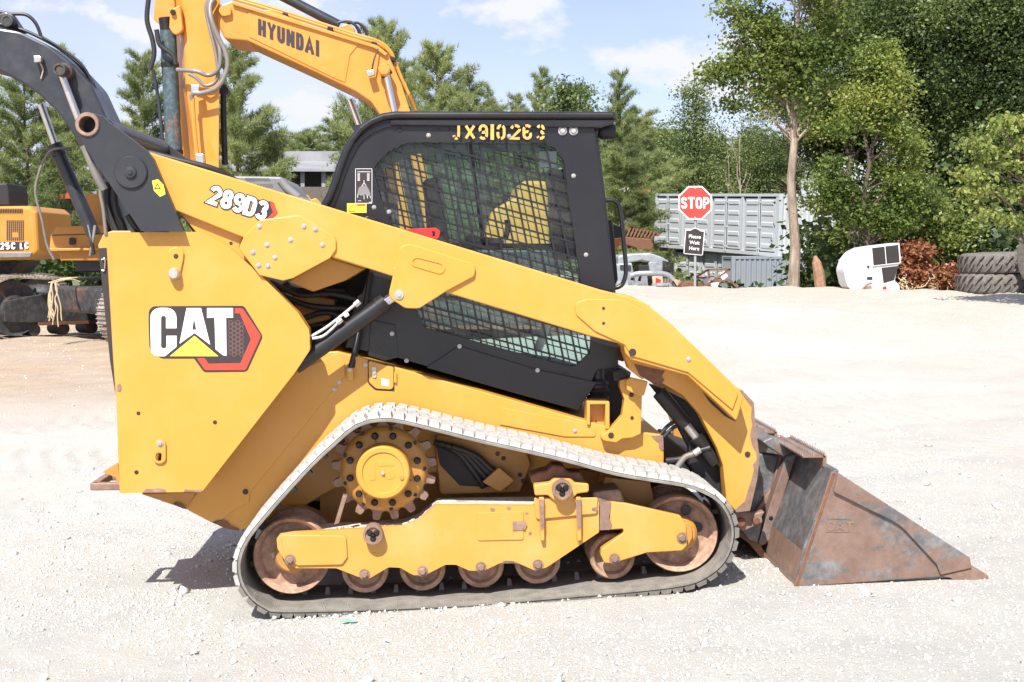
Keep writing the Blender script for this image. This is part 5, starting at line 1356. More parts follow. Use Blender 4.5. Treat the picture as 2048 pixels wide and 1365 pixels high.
# tilt cylinders and front ironwork
prism('front_shield', [(1298, 768), (1326, 777, 20), (1376, 803, 30), (1420, 853, 30), (1441, 906, 20), (1446, 990), (1448, 1030), (1400, 985), (1378, 930), (1378, 897), (1347, 838), (1317, 792)], YB + .02, .06, M['blackflat'], LD, bevel=.01)
tcy = ptube('tilt_cylinder', [(1318, 785, YB - .02), (1372, 850, YB - .02)], 15, M['blackpart'], LD, 18, curve=False)
ptube('tilt_rod', [(1372, 850, YB - .02), (1398, 884, YB - .02)], 9, M['steel'], tcy, 14, curve=False)
ptube('tilt_eye', [(1392, 874, YB - .02), (1432, 925, YB - .02)], 16, M['blackpart'], tcy, 14, curve=False)
ptube('front_hose', [(1322, 868, YB), (1336, 852, YB), (1352, 842, YB)], 4, M['hose'], LD)
ptube('front_hose', [(1328, 874, YB), (1344, 858, YB), (1360, 848, YB)], 4, M['hose'], LD)
ptube('front_hose', [(1332, 922, YB - .03), (1362, 918, YB - .03), (1388, 905, YB - .04), (1420, 896, YB - .05)], 6, M['hose'], LD)
ptube('front_hose', [(1354, 935, YB - .05), (1370, 915, YB - .05), (1388, 908, YB - .06), (1400, 898, YB - .06)], 6, M['greyhose'], LD)
ptube('hose_ferrule', [(1388, 908, YB - .07), (1400, 900, YB - .07)], 7, M['zinc'], LD, 10, curve=False)
ptube('front_hose', [(1400, 892, YB - .04), (1425, 905, YB - .04), (1440, 930, YB - .04)], 6, M['hose'], LD)
prism('quick_coupler', [(1355, 940), (1375, 905, 5), (1440, 925), (1448, 1010), (1400, 990)], YB + .12, .9, M['blackflat'], LD, bevel=.01)
prism('far_front_plate', [(1345, 835, 8), (1378, 862, 8), (1380, 930), (1352, 940), (1348, 880)], YL + 1.1, .05, M['yellow_worn'], LD, bevel=.005)
prism('washer_bracket', [(1226, 744, 3), (1252, 742, 3), (1262, 758), (1244, 768), (1228, 762)], YB - .02, .08, M['blackpart'], LD, bevel=.004)
# ------------------------------------------------------------------ excavators behind
def loft(name, rings, mat, parent, bevel=0.0):
    V = [at(*p) for r in rings for p in r]; n = len(rings[0]); F = []
    for i in range(len(rings) - 1):
        for j in range(n):
            a = i * n + j; b = i * n + (j + 1) % n; F.append((a, b, b + n, a + n))
    F.append(tuple(range(n))); F.append(tuple(range((len(rings) - 1) * n, len(rings) * n)))
    o = mk(name, V, F, mat, parent, bevel=bevel)
    bm = bmesh.new(); bm.from_mesh(o.data); bmesh.ops.recalc_face_normals(bm, faces=bm.faces); bm.to_mesh(o.data); bm.free(); return o
def crawler(parent, origin, yaw, Lg=4.1, r=.43, wd=.6, pitch=.19, detail=True, dz=0.0):
    """one crawler track: frame, sprocket, idler and every shoe; local x runs along the track"""
    path = []; n1 = 24
    for i in range(n1): path.append(Vector((-Lg / 2 + r + (Lg - 2 * r) * i / n1, 2 * r - .05 * math.sin(math.pi * i / n1))))
    for i in range(12): a = math.pi / 2 - math.pi * i / 12; path.append(Vector((Lg / 2 - r + r * math.cos(a), r + r * math.sin(a))))
    for i in range(n1): path.append(Vector((Lg / 2 - r - (Lg - 2 * r) * i / n1, 0)))
    for i in range(12): a = -math.pi / 2 - math.pi * i / 12; path.append(Vector((-Lg / 2 + r + r * math.cos(a), r + r * math.sin(a))))
    tot = sum((path[(i + 1) % len(path)] - path[i]).length for i in range(len(path)))
    n = int(tot / pitch); P, tot = resample(path, n)
    V = []; F = []
    for (c, s) in (((0, wd / 2, r + .02), (Lg - 1.0, wd * .55, r * .85)),):
        b = box_geo(c, s); V += b[0]; F += b[1]
    root = mk('crawler_track', V, F, M['crawler'], parent, local=True, bevel=.03)
    root.location = Vector(origin) - base_of(parent); root.rotation_euler = (0, dz, yaw)
    zero = Vector((0, 0, 0))
    def sub(nm, vf, mat, **k):
        o = mk(nm, vf[0], vf[1], mat, None, local=True, **k); o.parent = root; return o
    hb = wd * .0
    side = MB()
    prof_ = [(-Lg / 2 + .30, r * .55), (-Lg / 2 + .75, r * .50), (Lg / 2 - .75, r * .50), (Lg / 2 - .45, r * .8), (Lg / 2 - .45, r * 1.25), (-Lg / 2 + .9, r * 1.45), (-Lg / 2 + .30, r * 1.25)]
    np_ = len(prof_); V = [(x, .03, z) for x, z in prof_] + [(x, .25, z) for x, z in prof_]
    F = [tuple(range(np_)), tuple(reversed(range(np_, 2 * np_)))] + [((i + 1) % np_, i, i + np_, (i + 1) % np_ + np_) for i in range(np_)]
    sub('side_beam', (V, F), M['crawler'], bevel=.015)
    sub('beam_flange', box_geo((.2, .06, r * 1.47), (Lg - 1.4, .16, .03)), M['crawler'])
    sub('beam_skirt', box_geo((.1, .10, r * .46), (Lg - 1.5, .22, .05)), M['rust'])
    for nm, x in (('drive_sprocket', Lg / 2 - r), ('front_idler', -Lg / 2 + r)):
        o = lathe(nm, (x, .06, r), [(0, .02), (r * .35, 0), (r * .5, .05), (r * .8, .05), (r * .92, .02), (r * .92, wd - .15), (0, wd - .12)], M['crawler'], None, 28); o.parent = root
    me = bpy.data.meshes.get('track_shoe_shared')
    if me is None:
        mb = MB(); mb.box((0, .3, .012), (pitch * .96, .6, .024))
        for x in (-.06, .0, .06): mb.box((x, .3, .034), (.014, .6, .022))
        me = bpy.data.meshes.new('track_shoe_shared'); me.from_pydata([tuple(v) for v in mb.v], [], mb.f); me.materials.append(M['shoes']); me.update()
    for i in range(n):
        a = P[i - 1]; b = P[(i + 1) % n]; t = (b - a).normalized(); nn = Vector((-t.y, t.x))
        o = link(bpy.data.objects.new('track_shoe', me)); o.parent = root
        o.location = (P[i].x, 0, P[i].y); o.rotation_euler = (0, -math.atan2(t.y, t.x), 0); o.scale = (1, wd / .6, 1)
    for i in range(6):
        o = lathe('bottom_roller', (-Lg / 2 + r + .35 + i * (Lg - 2 * r - .7) / 5, .1, .12), [(0, 0), (.10, 0), (.10, wd - .2), (0, wd - .2)], M['crawler'], None, 14); o.parent = root
    return root

# ---- tall orange-yellow excavator with lettered boom
HY = 18.0
rt = at(860, 600, 20.2); rt.z = Z(rt.x, rt.y)
HX = thing('excavator', rt, 'orange yellow excavator with black lettering on its boom, behind the cab', 'excavator')
boom = prism('boom', [(432, 40, 10), (436, 12, 12), (465, 2), (754, 91), (776, 108, 20), (803, 169, 40), (826, 240, 30), (850, 330), (880, 450), (800, 470), (790, 320, 40), (772, 248, 30), (742, 204, 30), (711, 183, 30), (634, 146), (495, 82), (449, 78, 8)], HY, 1.05, M['orange'], HX, bevel=.02)
prism('boom_flange', [(465, 2), (754, 91), (776, 108), (770, 112), (750, 97), (464, 9)], HY - .05, .06, M['orange'], boom, bevel=.008)
prism('boom_plate', [(496, 24), (540, 20), (560, 28), (720, 86), (700, 110), (690, 165), (672, 158), (498, 74)], HY - .012, .02, M['orange'], boom, bevel=.005)
thin([((665, 110), (651, 144))], 1.2, HY - .014, 'yellow', boom, 'weld_line')
prism('lift_eye', [(434, 18, 8), (448, 8, 8), (462, 16, 6), (462, 30, 4), (444, 34, 8)], HY - .06, .06, M['orange'], boom, bevel=.01)
plane_text('HYUNDAI', (519.5, 68), (17.8, 6.5), (0, -26.5), (.50, .56, .50, .54, .48, .62, .10), .54, .385, HY - .016, 'inkblack', boom, 'boom_lettering', extend=.16)
# pipes along the boom
for dy, nm in ((-6, 'boom_pipe'), (-11, 'boom_pipe')):
    ptube(nm, [(466, 4 + dy, HY + .1), (560, 32 + dy, HY + .1), (700, 77 + dy, HY + .1), (756, 94 + dy, HY + .1), (782, 112 + dy * .6, HY + .1), (800, 150, HY + .1), (818, 190, HY + .1), (832, 222, HY + .1)], 3.4, M['orange'], boom, 8)
for x, y in ((570, 30), (660, 58), (748, 88), (786, 118)): prism('pipe_clamp', [(x - 5, y - 6), (x + 6, y - 3), (x + 5, y + 6), (x - 6, y + 3)], HY + .03, .2, M['blackpart'], boom, bevel=.01)
bp = lathe('boom_pin', at(768, 139, HY - .32), [(0, 0), (.06, 0), (.075, .015), (.075, .14), (.06, .14), (.06, .4)], M['orange'], boom, 24)
ptube('cylinder_eye', [(765, 134, HY - .12), (775, 152, HY - .12)], 12, M['blackpart'], boom, 16, curve=False)
ptube('boom_cylinder_rod', [(772, 146, HY - .12), (792, 240, HY - .1)], 6.5, M['chrome'], HX, 14, curve=False)
ptube('boom_cylinder', [(790, 232, HY - .1), (815, 350, HY - .1), (840, 470, HY)], 13, M['boomgrey'], HX, 16)
ptube('boom_cylinder_rod', [(699, 200, HY + 1.2), (722, 262, HY + 1.2)], 7.5, M['chrome'], HX, 14, curve=False)
ptube('boom_cylinder', [(720, 258, HY + 1.2), (800, 460, HY + 1.2)], 13, M['boomgrey'], HX, 16, curve=False)
wl = prism('boom_lamp', [(733, 142, 2), (747, 140, 2), (750, 150, 2), (736, 154, 2)], HY - .15, .1, M['steel'], boom, bevel=.01)
ptube('lamp_cable', [(744, 140, HY - .1), (748, 120, HY - .1), (756, 98, HY - .05)], 1.6, M['hose'], boom, 6)
# stick cylinder above the boom
ptube('stick_cylinder', [(540, -20, HY + .4), (678, 51, HY + .4)], 10, M['boomgrey'], HX, 18, curve=False)
prism('cylinder_mount', [(680, 52, 4), (694, 46, 8), (708, 56, 6), (712, 72), (684, 66)], HY + .3, .2, M['orange'], boom, bevel=.02)
for k, pts in enumerate([[(676, 46), (692, 43), (712, 52), (722, 70)], [(690, 48), (715, 46), (730, 60), (735, 78)], [(680, 44), (704, 45), (716, 60), (718, 68)]]):
    ptube('hydraulic_hose', [(x, y, HY + .3 + .05 * k) for x, y in pts], 2.6, M['hose'], HX, 8)
# stick
stick = loft('stick', [[(x0, y, HY + .75), (x1, y, HY + .12), (x2, y, HY), (x3, y, HY + .7)] for y, x0, x1, x2, x3 in ((-80, 318, 362, 444, 430), (0, 326, 365, 441, 428), (77, 350, 367, 440, 428), (172, 349, 372, 439, 428), (320, 365, 394, 438, 428), (520, 388, 424, 440, 430))], M['orange'], HX, bevel=.02)
prism('stick_ear', [(306, 38, 8), (312, -30), (345, -30), (352, 30, 10), (346, 55, 10), (330, 60, 10)], HY + .3, .12, M['orange'], stick, bevel=.015)
prism('stick_ear', [(340, 20, 8), (360, 10), (366, 60, 10), (350, 74, 10), (338, 56, 8)], HY - .0, .12, M['orange'], stick, bevel=.015)
lathe('ear_pin', at(345, 24, HY - .05), [(0, 0), (.03, 0), (.034, .01), (.034, .1)], M['blackpart'], stick, 14)
ptube('bucket_cylinder_eye', [(330, 36, HY + .2), (334, 66, HY + .2)], 13, M['blackpart'], HX, 16, curve=False)
ptube('bucket_cylinder', [(336, 62, HY + .2), (349, 320, HY + .2)], 16, rusty('rust_streaked_cylinder', (.05, .075, .085), rust=(.35, .15, .06), lo=.55, hi=.62, scale=3, streak=(1, 1, .35)), HX, 22, curve=False)
for y in (130, 305): ptube('cylinder_band', [(340 + (y - 130) * .05 - .5, y - 4, HY + .2), (340 + (y - 130) * .05, y + 4, HY + .2)], 18, M['blackpart'], HX, 22, curve=False)
ptube('hydraulic_hose', [(298, -10, HY), (294, 40, HY), (305, 80, HY), (308, 110, HY), (300, 140, HY)], 5, M['hose'], HX)
ptube('hydraulic_hose', [(313, 60, HY), (320, 90, HY), (345, 110, HY), (352, 130, HY)], 5, M['hose'], HX)
ptube('steel_pipe', [(306, 140, HY + .2), (318, 210, HY + .2), (328, 310, HY + .2)], 3.5, M['boomgrey'], HX, 8)
ptube('stick_pipe', [(385, 196, HY - .1), (388, 250, HY - .1), (396, 330, HY - .1)], 4.5, M['orange'], stick, 8)
ptube('hydraulic_hose', [(436, -12, HY - .1), (421, 10, HY - .15), (423, 40, HY - .2), (438, 78, HY - .2), (452, 108, HY - .2), (454, 138, HY - .2), (436, 174, HY - .2), (406, 186, HY - .15), (386, 188, HY - .12), (383, 200, HY - .1)], 4.8, M['greyhose'], HX)
ptube('hydraulic_hose', [(432, -12, HY - .1), (417, 14, HY - .1), (428, 60, HY - .1), (440, 100, HY - .15), (438, 136, HY - .15), (418, 151, HY - .12), (392, 143, HY - .12), (354, 140, HY - .02)], 4.6, M['greyhose'], HX)
ptube('hydraulic_hose', [(426, -12, HY - .05), (412, 20, HY - .05), (432, 110, HY - .1), (434, 158, HY - .1), (412, 172, HY - .1), (392, 156, HY - .1), (378, 148, HY - .1)], 3.8, M['greyhose'], HX)
ptube('hydraulic_hose', [(447, 170, HY + .3), (447, 230, HY + .3), (450, 330, HY + .3)], 6, M['blackpart'], HX)
pdisc('hose_joint', 447, 182, 10, HY + .2, .2, M['blackpart'], HX)
for x, y in ((391, 180), (400, 318)): box('pipe_clamp', at(x, y, HY - .1), (.1, .08, .12), M['steel'], stick, bevel=.01)
# house
prism('house_deck', [(690, 500), (1130, 500), (1130, 560), (690, 560)], 18.9, 2.5, M['boomgrey'], HX, bevel=.03)
prism('engine_hood', [(985, 420), (1030, 395, 8), (1045, 362, 10), (1095, 362, 8), (1100, 500), (960, 500)], 18.9, 2.4, M['yellow'], HX, bevel=.05, seg=3)
prism('side_cover', [(760, 330, 20), (845, 320, 10), (850, 500), (750, 500)], 19.6, .8, M['orange'], HX, bevel=.04)
cabx = prism('operator_cab', [(872, 300, 16), (968, 292, 14), (975, 500), (862, 500)], 19.4, 1.1, M['blackflat'], HX, holes=[[(884, 312, 6), (915, 310, 6), (915, 480, 6), (878, 480, 6)], [(922, 310, 6), (960, 306, 6), (966, 480, 6), (922, 480, 6)]], bevel=.02)
sheet('cab_window', [(880, 308), (962, 302), (968, 484), (876, 484)], 19.6, M['tealglass'], cabx)
prism('turntable', [(800, 556), (1010, 556), (1010, 590), (800, 590)], 19.2, 1.6, M['crawler'], HX)
gzl = Z(*at(880, 600, 19).xy)
for yy in (18.5, 20.9):
    p = at(885, 600, yy); crawler(HX, (p.x, yy, Z(p.x, yy)), 0.0)

# ---- excavator with charcoal boom
DY = 20.0
rt = at(330, 640, 23); rt.z = Z(rt.x, rt.y)
DX = thing('excavator', rt, 'excavator with a charcoal arched boom and yellow body at the far left', 'excavator')
db = prism('boom', [(-90, 10), (-60, 38), (0, 57), (38, 63, 60), (95, 90, 80), (141, 126, 60), (183, 171, 60), (213, 236, 40), (250, 330), (300, 480), (300, 560), (255, 560), (235, 455), (206, 378, 40), (164, 303, 60), (141, 261, 60), (114, 223, 60), (76, 188, 60), (38, 162, 60), (0, 143), (-90, 120)], DY, .95, M['boomgrey'], DX, bevel=.03)
prism('pin_mount', [(-30, 50), (-10, 30, 10), (12, 24, 10), (26, 30, 8), (50, 66), (0, 60)], DY + .3, .15, M['boomgrey'], db, bevel=.02)
lathe('mount_pin', at(13, 41, DY + .1), [(0, .01), (.05, .01), (.055, 0), (.085, .005), (.085, .2)], M['crawler'], db, 20)
lathe('boom_pin', at(118, 139, DY - .35), [(0, .02), (.05, .02), (.06, 0), (.085, 0), (.09, .02), (.09, .2), (.12, .22), (.13, .36)], M['crawler'], db, 24)
ptube('boom_cylinder_rod', [(124, 152, DY - .15), (160, 246, DY - .15)], 7.5, M['steel'], DX, 14, curve=False)
ptube('boom_cylinder', [(158, 240, DY - .15), (225, 420, DY - .1), (250, 490, DY)], 13, M['boomgrey'], DX, 16)
ptube('boom_cylinder_rod', [(82, 210, DY + 1.2), (114, 300, DY + 1.2)], 7.5, M['steel'], DX, 14, curve=False)
bc = ptube('boom_cylinder', [(112, 297, DY + 1.2), (188, 470, DY + 1.2)], 14, M['boomgrey'], DX, 18, curve=False)
ptube('cylinder_collar', [(108, 290, DY + 1.2), (118, 312, DY + 1.2)], 16.5, M['boomgrey'], bc, 18, curve=False)
ptube('hydraulic_hose', [(138, 300, DY + 1.1), (118, 297, DY + 1.0), (98, 305, DY + 1.0), (80, 340, DY + 1.0), (71, 385, DY + 1.0), (84, 440, DY + 1.0), (94, 490, DY + 1.0), (108, 520, DY + 1.0)], 2.6, M['greyhose'], DX, 8)
ptube('hydraulic_hose', [(-10, 22, DY + .4), (18, 28, DY + .4), (52, 30, DY + .4), (72, 48, DY + .4), (84, 78, DY + .4)], 3.6, M['hose'], DX, 8)
ptube('boom_pipe', [(-20, 44, DY + .3), (30, 56, DY + .3), (60, 66, DY + .3), (110, 92, DY + .3), (150, 122, DY + .3), (180, 158, DY + .3), (196, 190, DY + .3)], 3.4, M['hose'], db, 8)
ptube('boom_pipe', [(84, 74, DY + .2), (130, 102, DY + .2), (168, 135, DY + .2), (192, 185, DY + .2), (212, 240, DY + .2)], 2.6, M['hose'], db, 8)
prism('boom_lamp', [(67, 112, 2), (82, 113, 2), (82, 124, 2), (68, 126, 2)], DY - .14, .12, M['steel'], db, bevel=.01)
ptube('lamp_cable', [(80, 126, DY - .08), (86, 140, DY - .05), (82, 158, DY - .02)], 1.4, M['rootfibre'], db, 6)
ptube('hose_bundle', [(176, 452, DY + .9), (182, 480, DY + .8), (188, 510, DY + .8)], 4, M['hose'], DX, 8)
ptube('hose_bundle', [(190, 452, DY + .9), (186, 480, DY + .8), (180, 512, DY + .8)], 3, M['greyhose'], DX, 8)
# yellow body
tb = prism('tool_box', [(101, 470, 6), (113, 454, 6), (210, 450), (210, 522), (120, 522, 3), (118, 507), (98, 504)], 22.0, 1.2, M['orange_old'], DX, bevel=.03)
sheet('box_seam', [(104, 470), (210, 467), (210, 469), (104, 472)], 21.995, M['inkblack'], tb)
prism('box_ledge', [(96, 497), (212, 496), (212, 501), (96, 503)], 21.9, .2, M['orange_old'], tb, bevel=.01)
prism('box_latch', [(138, 476, 3), (150, 476, 3), (150, 490, 3), (138, 490, 3)], 21.96, .05, M['blackpart'], tb)
prism('body_tower', [(162, 396, 6), (170, 388, 6), (205, 388), (215, 480), (180, 480), (182, 430), (166, 420)], 22.4, 1.0, M['orange_old'], DX, bevel=.04)
prism('body_side', [(178, 420), (300, 420), (330, 540), (186, 530)], 23.0, 1.4, M['orange_old'], DX, bevel=.05)
cb = prism('operator_cab', [(212, 370, 8), (300, 370), (310, 480), (214, 480)], 22.2, 1.2, M['blackflat'], DX, holes=[[(220, 380, 4), (290, 380), (296, 462), (222, 462)]], bevel=.02)
sheet('cab_window', [(219, 378), (292, 378), (298, 464), (221, 464)], 22.4, M['tealglass'], cb)
prism('deck', [(150, 515), (330, 515), (330, 545), (150, 545)], 22.6, 1.8, M['boomgrey'], DX, bevel=.02)
a_ = math.radians(41)
f0 = at(-8, 640, 21.6); u_ = Vector((math.cos(a_), math.sin(a_), 0)); v_ = Vector((math.sin(a_), -math.cos(a_), 0))
c1 = f0 + u_ * 2.05; c1.z = Z(f0.x, f0.y) + .02
crawler(DX, c1 - v_ * .35 , a_, dz=0.0, r=.47, wd=.6)
c2 = c1 + v_ * 3.35 + u_ * .25; crawler(DX, c2, a_, r=.47)
box('car_body', c1 + v_ * 1.0 + Vector((0, 0, .62)), (2.2, 2.2, .4), M['crawler'], DX, rz=a_, bevel=.05)
# dangling roots on the near track
mb = MB(); rs_ = random.Random(4)
for k in range(9):
    x = 106 + rs_.uniform(-4, 6); pts = [(x, 566, 20.9)]; y = 566
    for j in range(5):
        x += rs_.uniform(-5, 6); y += rs_.uniform(10, 20); pts.append((x, y, 20.85 - .02 * j))
    mb.add(tube_geo(catmull([at(*p) for p in pts], 4), .0085, 5))
for k in range(5):
    mb.add(tube_geo(catmull([at(104 + rs_.uniform(-8, 8), 566, 20.95), at(120 + k * 5, 560 + rs_.uniform(-3, 4), 20.95), at(140 + k * 5, 560 + rs_.uniform(-5, 4), 21.0)], 4), .0085, 5))
ro = mb.build('root_bundle', M['rootfibre']); tag(ro, 'pale dry roots dangling from the crawler track at the far left', 'roots')

# ---- third excavator: yellow counterweight at the left edge
rt = at(-60, 600, 28); rt.z = Z(rt.x, rt.y)
TX = thing('excavator', rt, 'excavator cut by the left edge, yellow rear with white model number', 'excavator')
cw = prism('counterweight', [(-240, 415), (60, 412, 12), (74, 424, 8), (78, 505, 14), (58, 520, 8), (-240, 524)], 26.0, 2.4, M['orange_old'], TX, bevel=.10, seg=3)
mb = MB()
for i in range(11): mb.box(at(10 + i * 3.4, 422, 25.99), (.012, .02, .085))
for i in range(-8, 0): mb.box(at(10 + i * 3.4, 422, 25.99), (.012, .02, .085))
mb.build('louvre_slots', M['inkblack'], cw)['kind'] = 'stuff'
mb = MB()
for i in range(9):
    for j in range(12):
        if 3 <= i <= 5 and 7 <= j <= 9: continue
        mb.box(at(14 + i * 4.0, 442 + j * 3.4, 25.99), (.018, .015, .018))
mb.build('grille_holes', M['shadowin'], cw)['kind'] = 'stuff'
sheet('number_band', [(-60, 486), (51, 484), (46, 500), (-60, 502)], 25.985, M['inkblack'], cw)
plane_text('225C LC', (-9, 498.5), (9.4, -.25), (0, -11), (.6, .6, .6, .6, .2, .45, .5), .55, .36, 25.98, 'white', cw, 'model_number')
prism('lower_skirt', [(-240, 508), (64, 505), (60, 515), (-240, 520)], 25.97, .2, M['hood'], cw, bevel=.01)
prism('exhaust_box', [(-60, 372), (14, 366, 4), (18, 382, 3), (20, 412), (-60, 412)], 26.6, 1.2, M['blackflat'], TX, bevel=.03)
prism('frame', [(-200, 524), (40, 522), (20, 548), (-200, 548)], 26.8, 1.4, M['crawler'], TX)
for yy in (25.6, 28.2):
    p = at(-120, 600, yy); crawler(TX, (p.x, yy, Z(p.x, yy)), 0.05, Lg=4.3)
# ------------------------------------------------------------------ stop sign
SY = 29.6
sb_ = at(1390, 600, SY); sb_.z = Z(sb_.x, SY)
SG = thing('stop_sign', sb_, 'red octagonal stop sign on a grey post with a small black notice below', 'sign')
tube('post', [sb_ - Vector((0, 0, .4)), at(1391, 374, SY)], .028, M['greypost'], SG, 8, curve=False)
oc = prism('octagon_plate', circ(1390.5, 406, 36.2, 8, rot=math.pi / 8), SY - .05, .012, M['signwhite'], SG)
sheet('octagon_face', circ(1390.5, 406, 33.2, 8, rot=math.pi / 8), SY - .0515, M['signred'], oc)
plane_text('STOP', (1364, 416), (14.3, .1), (0, -19.5), (.58, .64, .62, .60), .42, .29, SY - .054, 'signwhite', oc, 'sign_letter', extend=.12)
for y in (377, 435): pdisc('bolt', 1390.5, y, 1.6, SY - .06, .01, M['zinc'], oc, 8)
NP = [(1371, 460), (1380, 460.5), (1385, 457.5, 3), (1391, 456, 4), (1397, 458, 3), (1401, 461.5), (1409.5, 462.5), (1405.5, 511.5, 3), (1367, 508, 3)]
npl = prism('notice_plate', NP, SY - .05, .012, M['signwhite'], SG)
cxn = (1388.5, 485)
sheet('notice_face', [(cxn[0] + (p[0] - cxn[0]) * .93, cxn[1] + (p[1] - cxn[1]) * .945) for p in NP], SY - .0515, M['inkblack'], npl)
def words_on(s, px, py, hpx, Y, tilt, mat, parent, name, bold=.018):
    fc = bpy.data.curves.new(name, 'FONT'); fc.body = s; fc.align_x = 'CENTER'; fc.size = 1.0; fc.offset = bold
    fo = link(bpy.data.objects.new('tmp_text', fc)); dg = bpy.context.evaluated_depsgraph_get(); dg.update()
    me = bpy.data.meshes.new_from_object(fo.evaluated_get(dg)); bpy.data.objects.remove(fo)
    s_ = hpx * mpp(px, Y) / .72; p = at(px, py, Y); ct, st_ = math.cos(tilt), math.sin(tilt)
    off = base_of(parent)
    for v in me.vertices:
        x, y = v.co.x * s_, v.co.y * s_; v.co = Vector((p.x + x * ct + y * st_, Y, p.z - x * st_ + y * ct)) - off
    me.materials.clear(); me.materials.append(M[mat]); me.name = name
    o = link(bpy.data.objects.new(name, me)); o.parent = parent; return o
for s, x, y in (('Please', 1389.5, 477), ('Wait', 1389, 489), ('Here', 1388, 500.5)):
    words_on(s, x, y, 7.2, SY - .054, .06, 'signwhite', npl, 'notice_word', .014)

# ------------------------------------------------------------------ containers
def container(name, p_left, p_right, Hh, label, mat, mode, Wd=2.44):
    X = (p_right - p_left); Lg = X.length; X.normalize(); Yv = Vector((-X.y, X.x, 0)).normalized(); Zv = X.cross(Yv)
    R = Matrix((X, Yv, Zv)).transposed().to_4x4()
    t = thing(name, p_left, label, 'shipping container'); t.rotation_euler = R.to_euler()
    def part(nm, V, F, mat, par=None, **k):
        o = mk(nm, V, F, M[mat] if isinstance(mat, str) else mat, None, local=True, **k); o.parent = par or t; return o
    pz = .15
    mb = MB()
    for y in (.08, Wd - .08):
        mb.box((Lg / 2, y, .08), (Lg, .12, .16)); mb.box((Lg / 2, y, Hh - .06), (Lg, .12, .12))
    for x in (.08, Lg - .08):
        for y in (.08, Wd - .08): mb.box((x, y, Hh / 2), (.165, .165, Hh + .01))
        mb.box((x, Wd / 2, .08), (.13, Wd, .155)); mb.box((x, Wd / 2, Hh - .06), (.13, Wd, .115))
    part('frame', mb.v, mb.f, mat, bevel=.008)
    part('roof', *box_geo((Lg / 2, Wd / 2, Hh - .02), (Lg - .1, Wd - .1, .03)), mat)
    part('floor', *box_geo((Lg / 2, Wd / 2, .1), (Lg - .2, Wd - .2, .06)), mat)
    def corr(nm, p0, d, length, inward):
        prof = []; k = 0; s = 0.0
        while s < length:
            for ds, dep in ((0, 0), (.07, 0), (.105, .04), (.175, .04), (.21, 0)):
                if s + ds <= length: prof.append((s + ds, dep))
            s += .21
        V = []; F = []
        for s, dep in prof:
            q = Vector(p0) + Vector(d) * s + Vector(inward) * dep
            V.append(q + Vector((0, 0, .12))); V.append(q + Vector((0, 0, Hh - .1)))
        for i in range(len(prof) - 1): F.append((2 * i, 2 * i + 2, 2 * i + 3, 2 * i + 1))
        return part(nm, V, F, mat)
    corr('corrugated_end', (Lg - .03, .1, 0), (0, 1, 0), Wd - .2, (-1, 0, 0))
    corr('corrugated_end', (.03, .1, 0), (0, 1, 0), Wd - .2, (1, 0, 0))
    corr('corrugated_side', (.1, Wd - .03, 0), (1, 0, 0), Lg - .2, (0, -1, 0))
    if mode == 'side':
        corr('corrugated_side', (.1, .03, 0), (1, 0, 0), Lg - .2, (0, 1, 0))
    else:
        n = mode; bay = (Lg - .2) / n
        for i in range(n):
            x0 = .1 + i * bay
            part('post', *box_geo((x0 + .01 + bay * .94, .1, Hh / 2), (.20, .13, Hh - .2)), mat, bevel=.006)
            part('door_gasket', *box_geo((x0 + bay * .47, .10, Hh / 2), (bay * .9, .03, Hh - .26)), 'gasket')
            for k in (0, 1):
                dw = bay * .43; xa = x0 + .10 + k * (dw + .025); mb = MB()
                mb.box((xa + dw / 2, .07, Hh / 2), (dw - .08, .05, Hh - .42))
                for q in range(5):
                    zc = .42 + q * (Hh - .8) / 4
                    V = []; 
                    for xx in (xa + .16, xa + dw - .17):
                        for (yy, zz) in ((.045, -.11), (.02, -.07), (.02, .07), (.045, .11)): V.append(Vector((xx, yy, zc + zz)))
                    mb.add((V, [(0, 4, 5, 1), (1, 5, 6, 2), (2, 6, 7, 3), (0, 1, 2, 3), (7, 6, 5, 4)]))
                d = part('door', mb.v, mb.f, mat)
                xr = xa + (dw - .06 if k == 0 else .05); mb = MB(); mb.tube([Vector((xr, -.015, .1)), Vector((xr, -.015, Hh - .1))], .018, 6)
                for zz in (.3, Hh * .45, Hh - .35): mb.box((xr, -.005, zz), (.09, .05, .06))
                o = part('lock_rod', mb.v, mb.f, 'contwhite', d)
    return t
def solve_left(pr, pxl, pyl, Lg):
    lo, hi = pr.y, pr.y + Lg
    for _ in range(40):
        mid = (lo + hi) / 2
        if (at(pxl, pyl, mid) - pr).length < Lg: lo = mid
        else: hi = mid
    return at(pxl, pyl, (lo + hi) / 2)
pr = at(1556, 515, 57.5); pl = solve_left(pr, 1308, 494, 12.19)
container('shipping_container', pl, pr, 2.62, 'pale grey side door container resting on top of the others', 'contwhite', 4)
q = at(1348, 498, pl.y - 1.6); ql = Vector((q.x, q.y, pl.z - 2.55)); d_ = (pr - pl).normalized()
container('shipping_container', ql, ql + Vector((d_.x, d_.y, 0)).normalized() * 6.06, 2.5, 'grey container with doors standing below the left part of the top one', 'contwhite', 2)
q = at(1463, 540, 57.0); q.z = -1.25
container('shipping_container', q, q + Vector((6.0, -.2, 0)), 2.5, 'corrugated grey container under the right end of the top one', 'contgrey', 'side')
box('dunnage_block', (pl + Vector((.6, .9, -.1))), (.4, .4, .2), M['wood'])
tag(bpy.data.objects['dunnage_block'], 'wooden block wedged under the left end of the top container', 'block')
# pale trailer roof farther behind, glimpsed between leaves
pr2 = at(1712, 466, 66); pl2 = at(1600, 466, 70)
container('shipping_container', pl2, pr2, 2.6, 'white topped container half hidden behind the yellow green tree', 'contwhite', 'side')

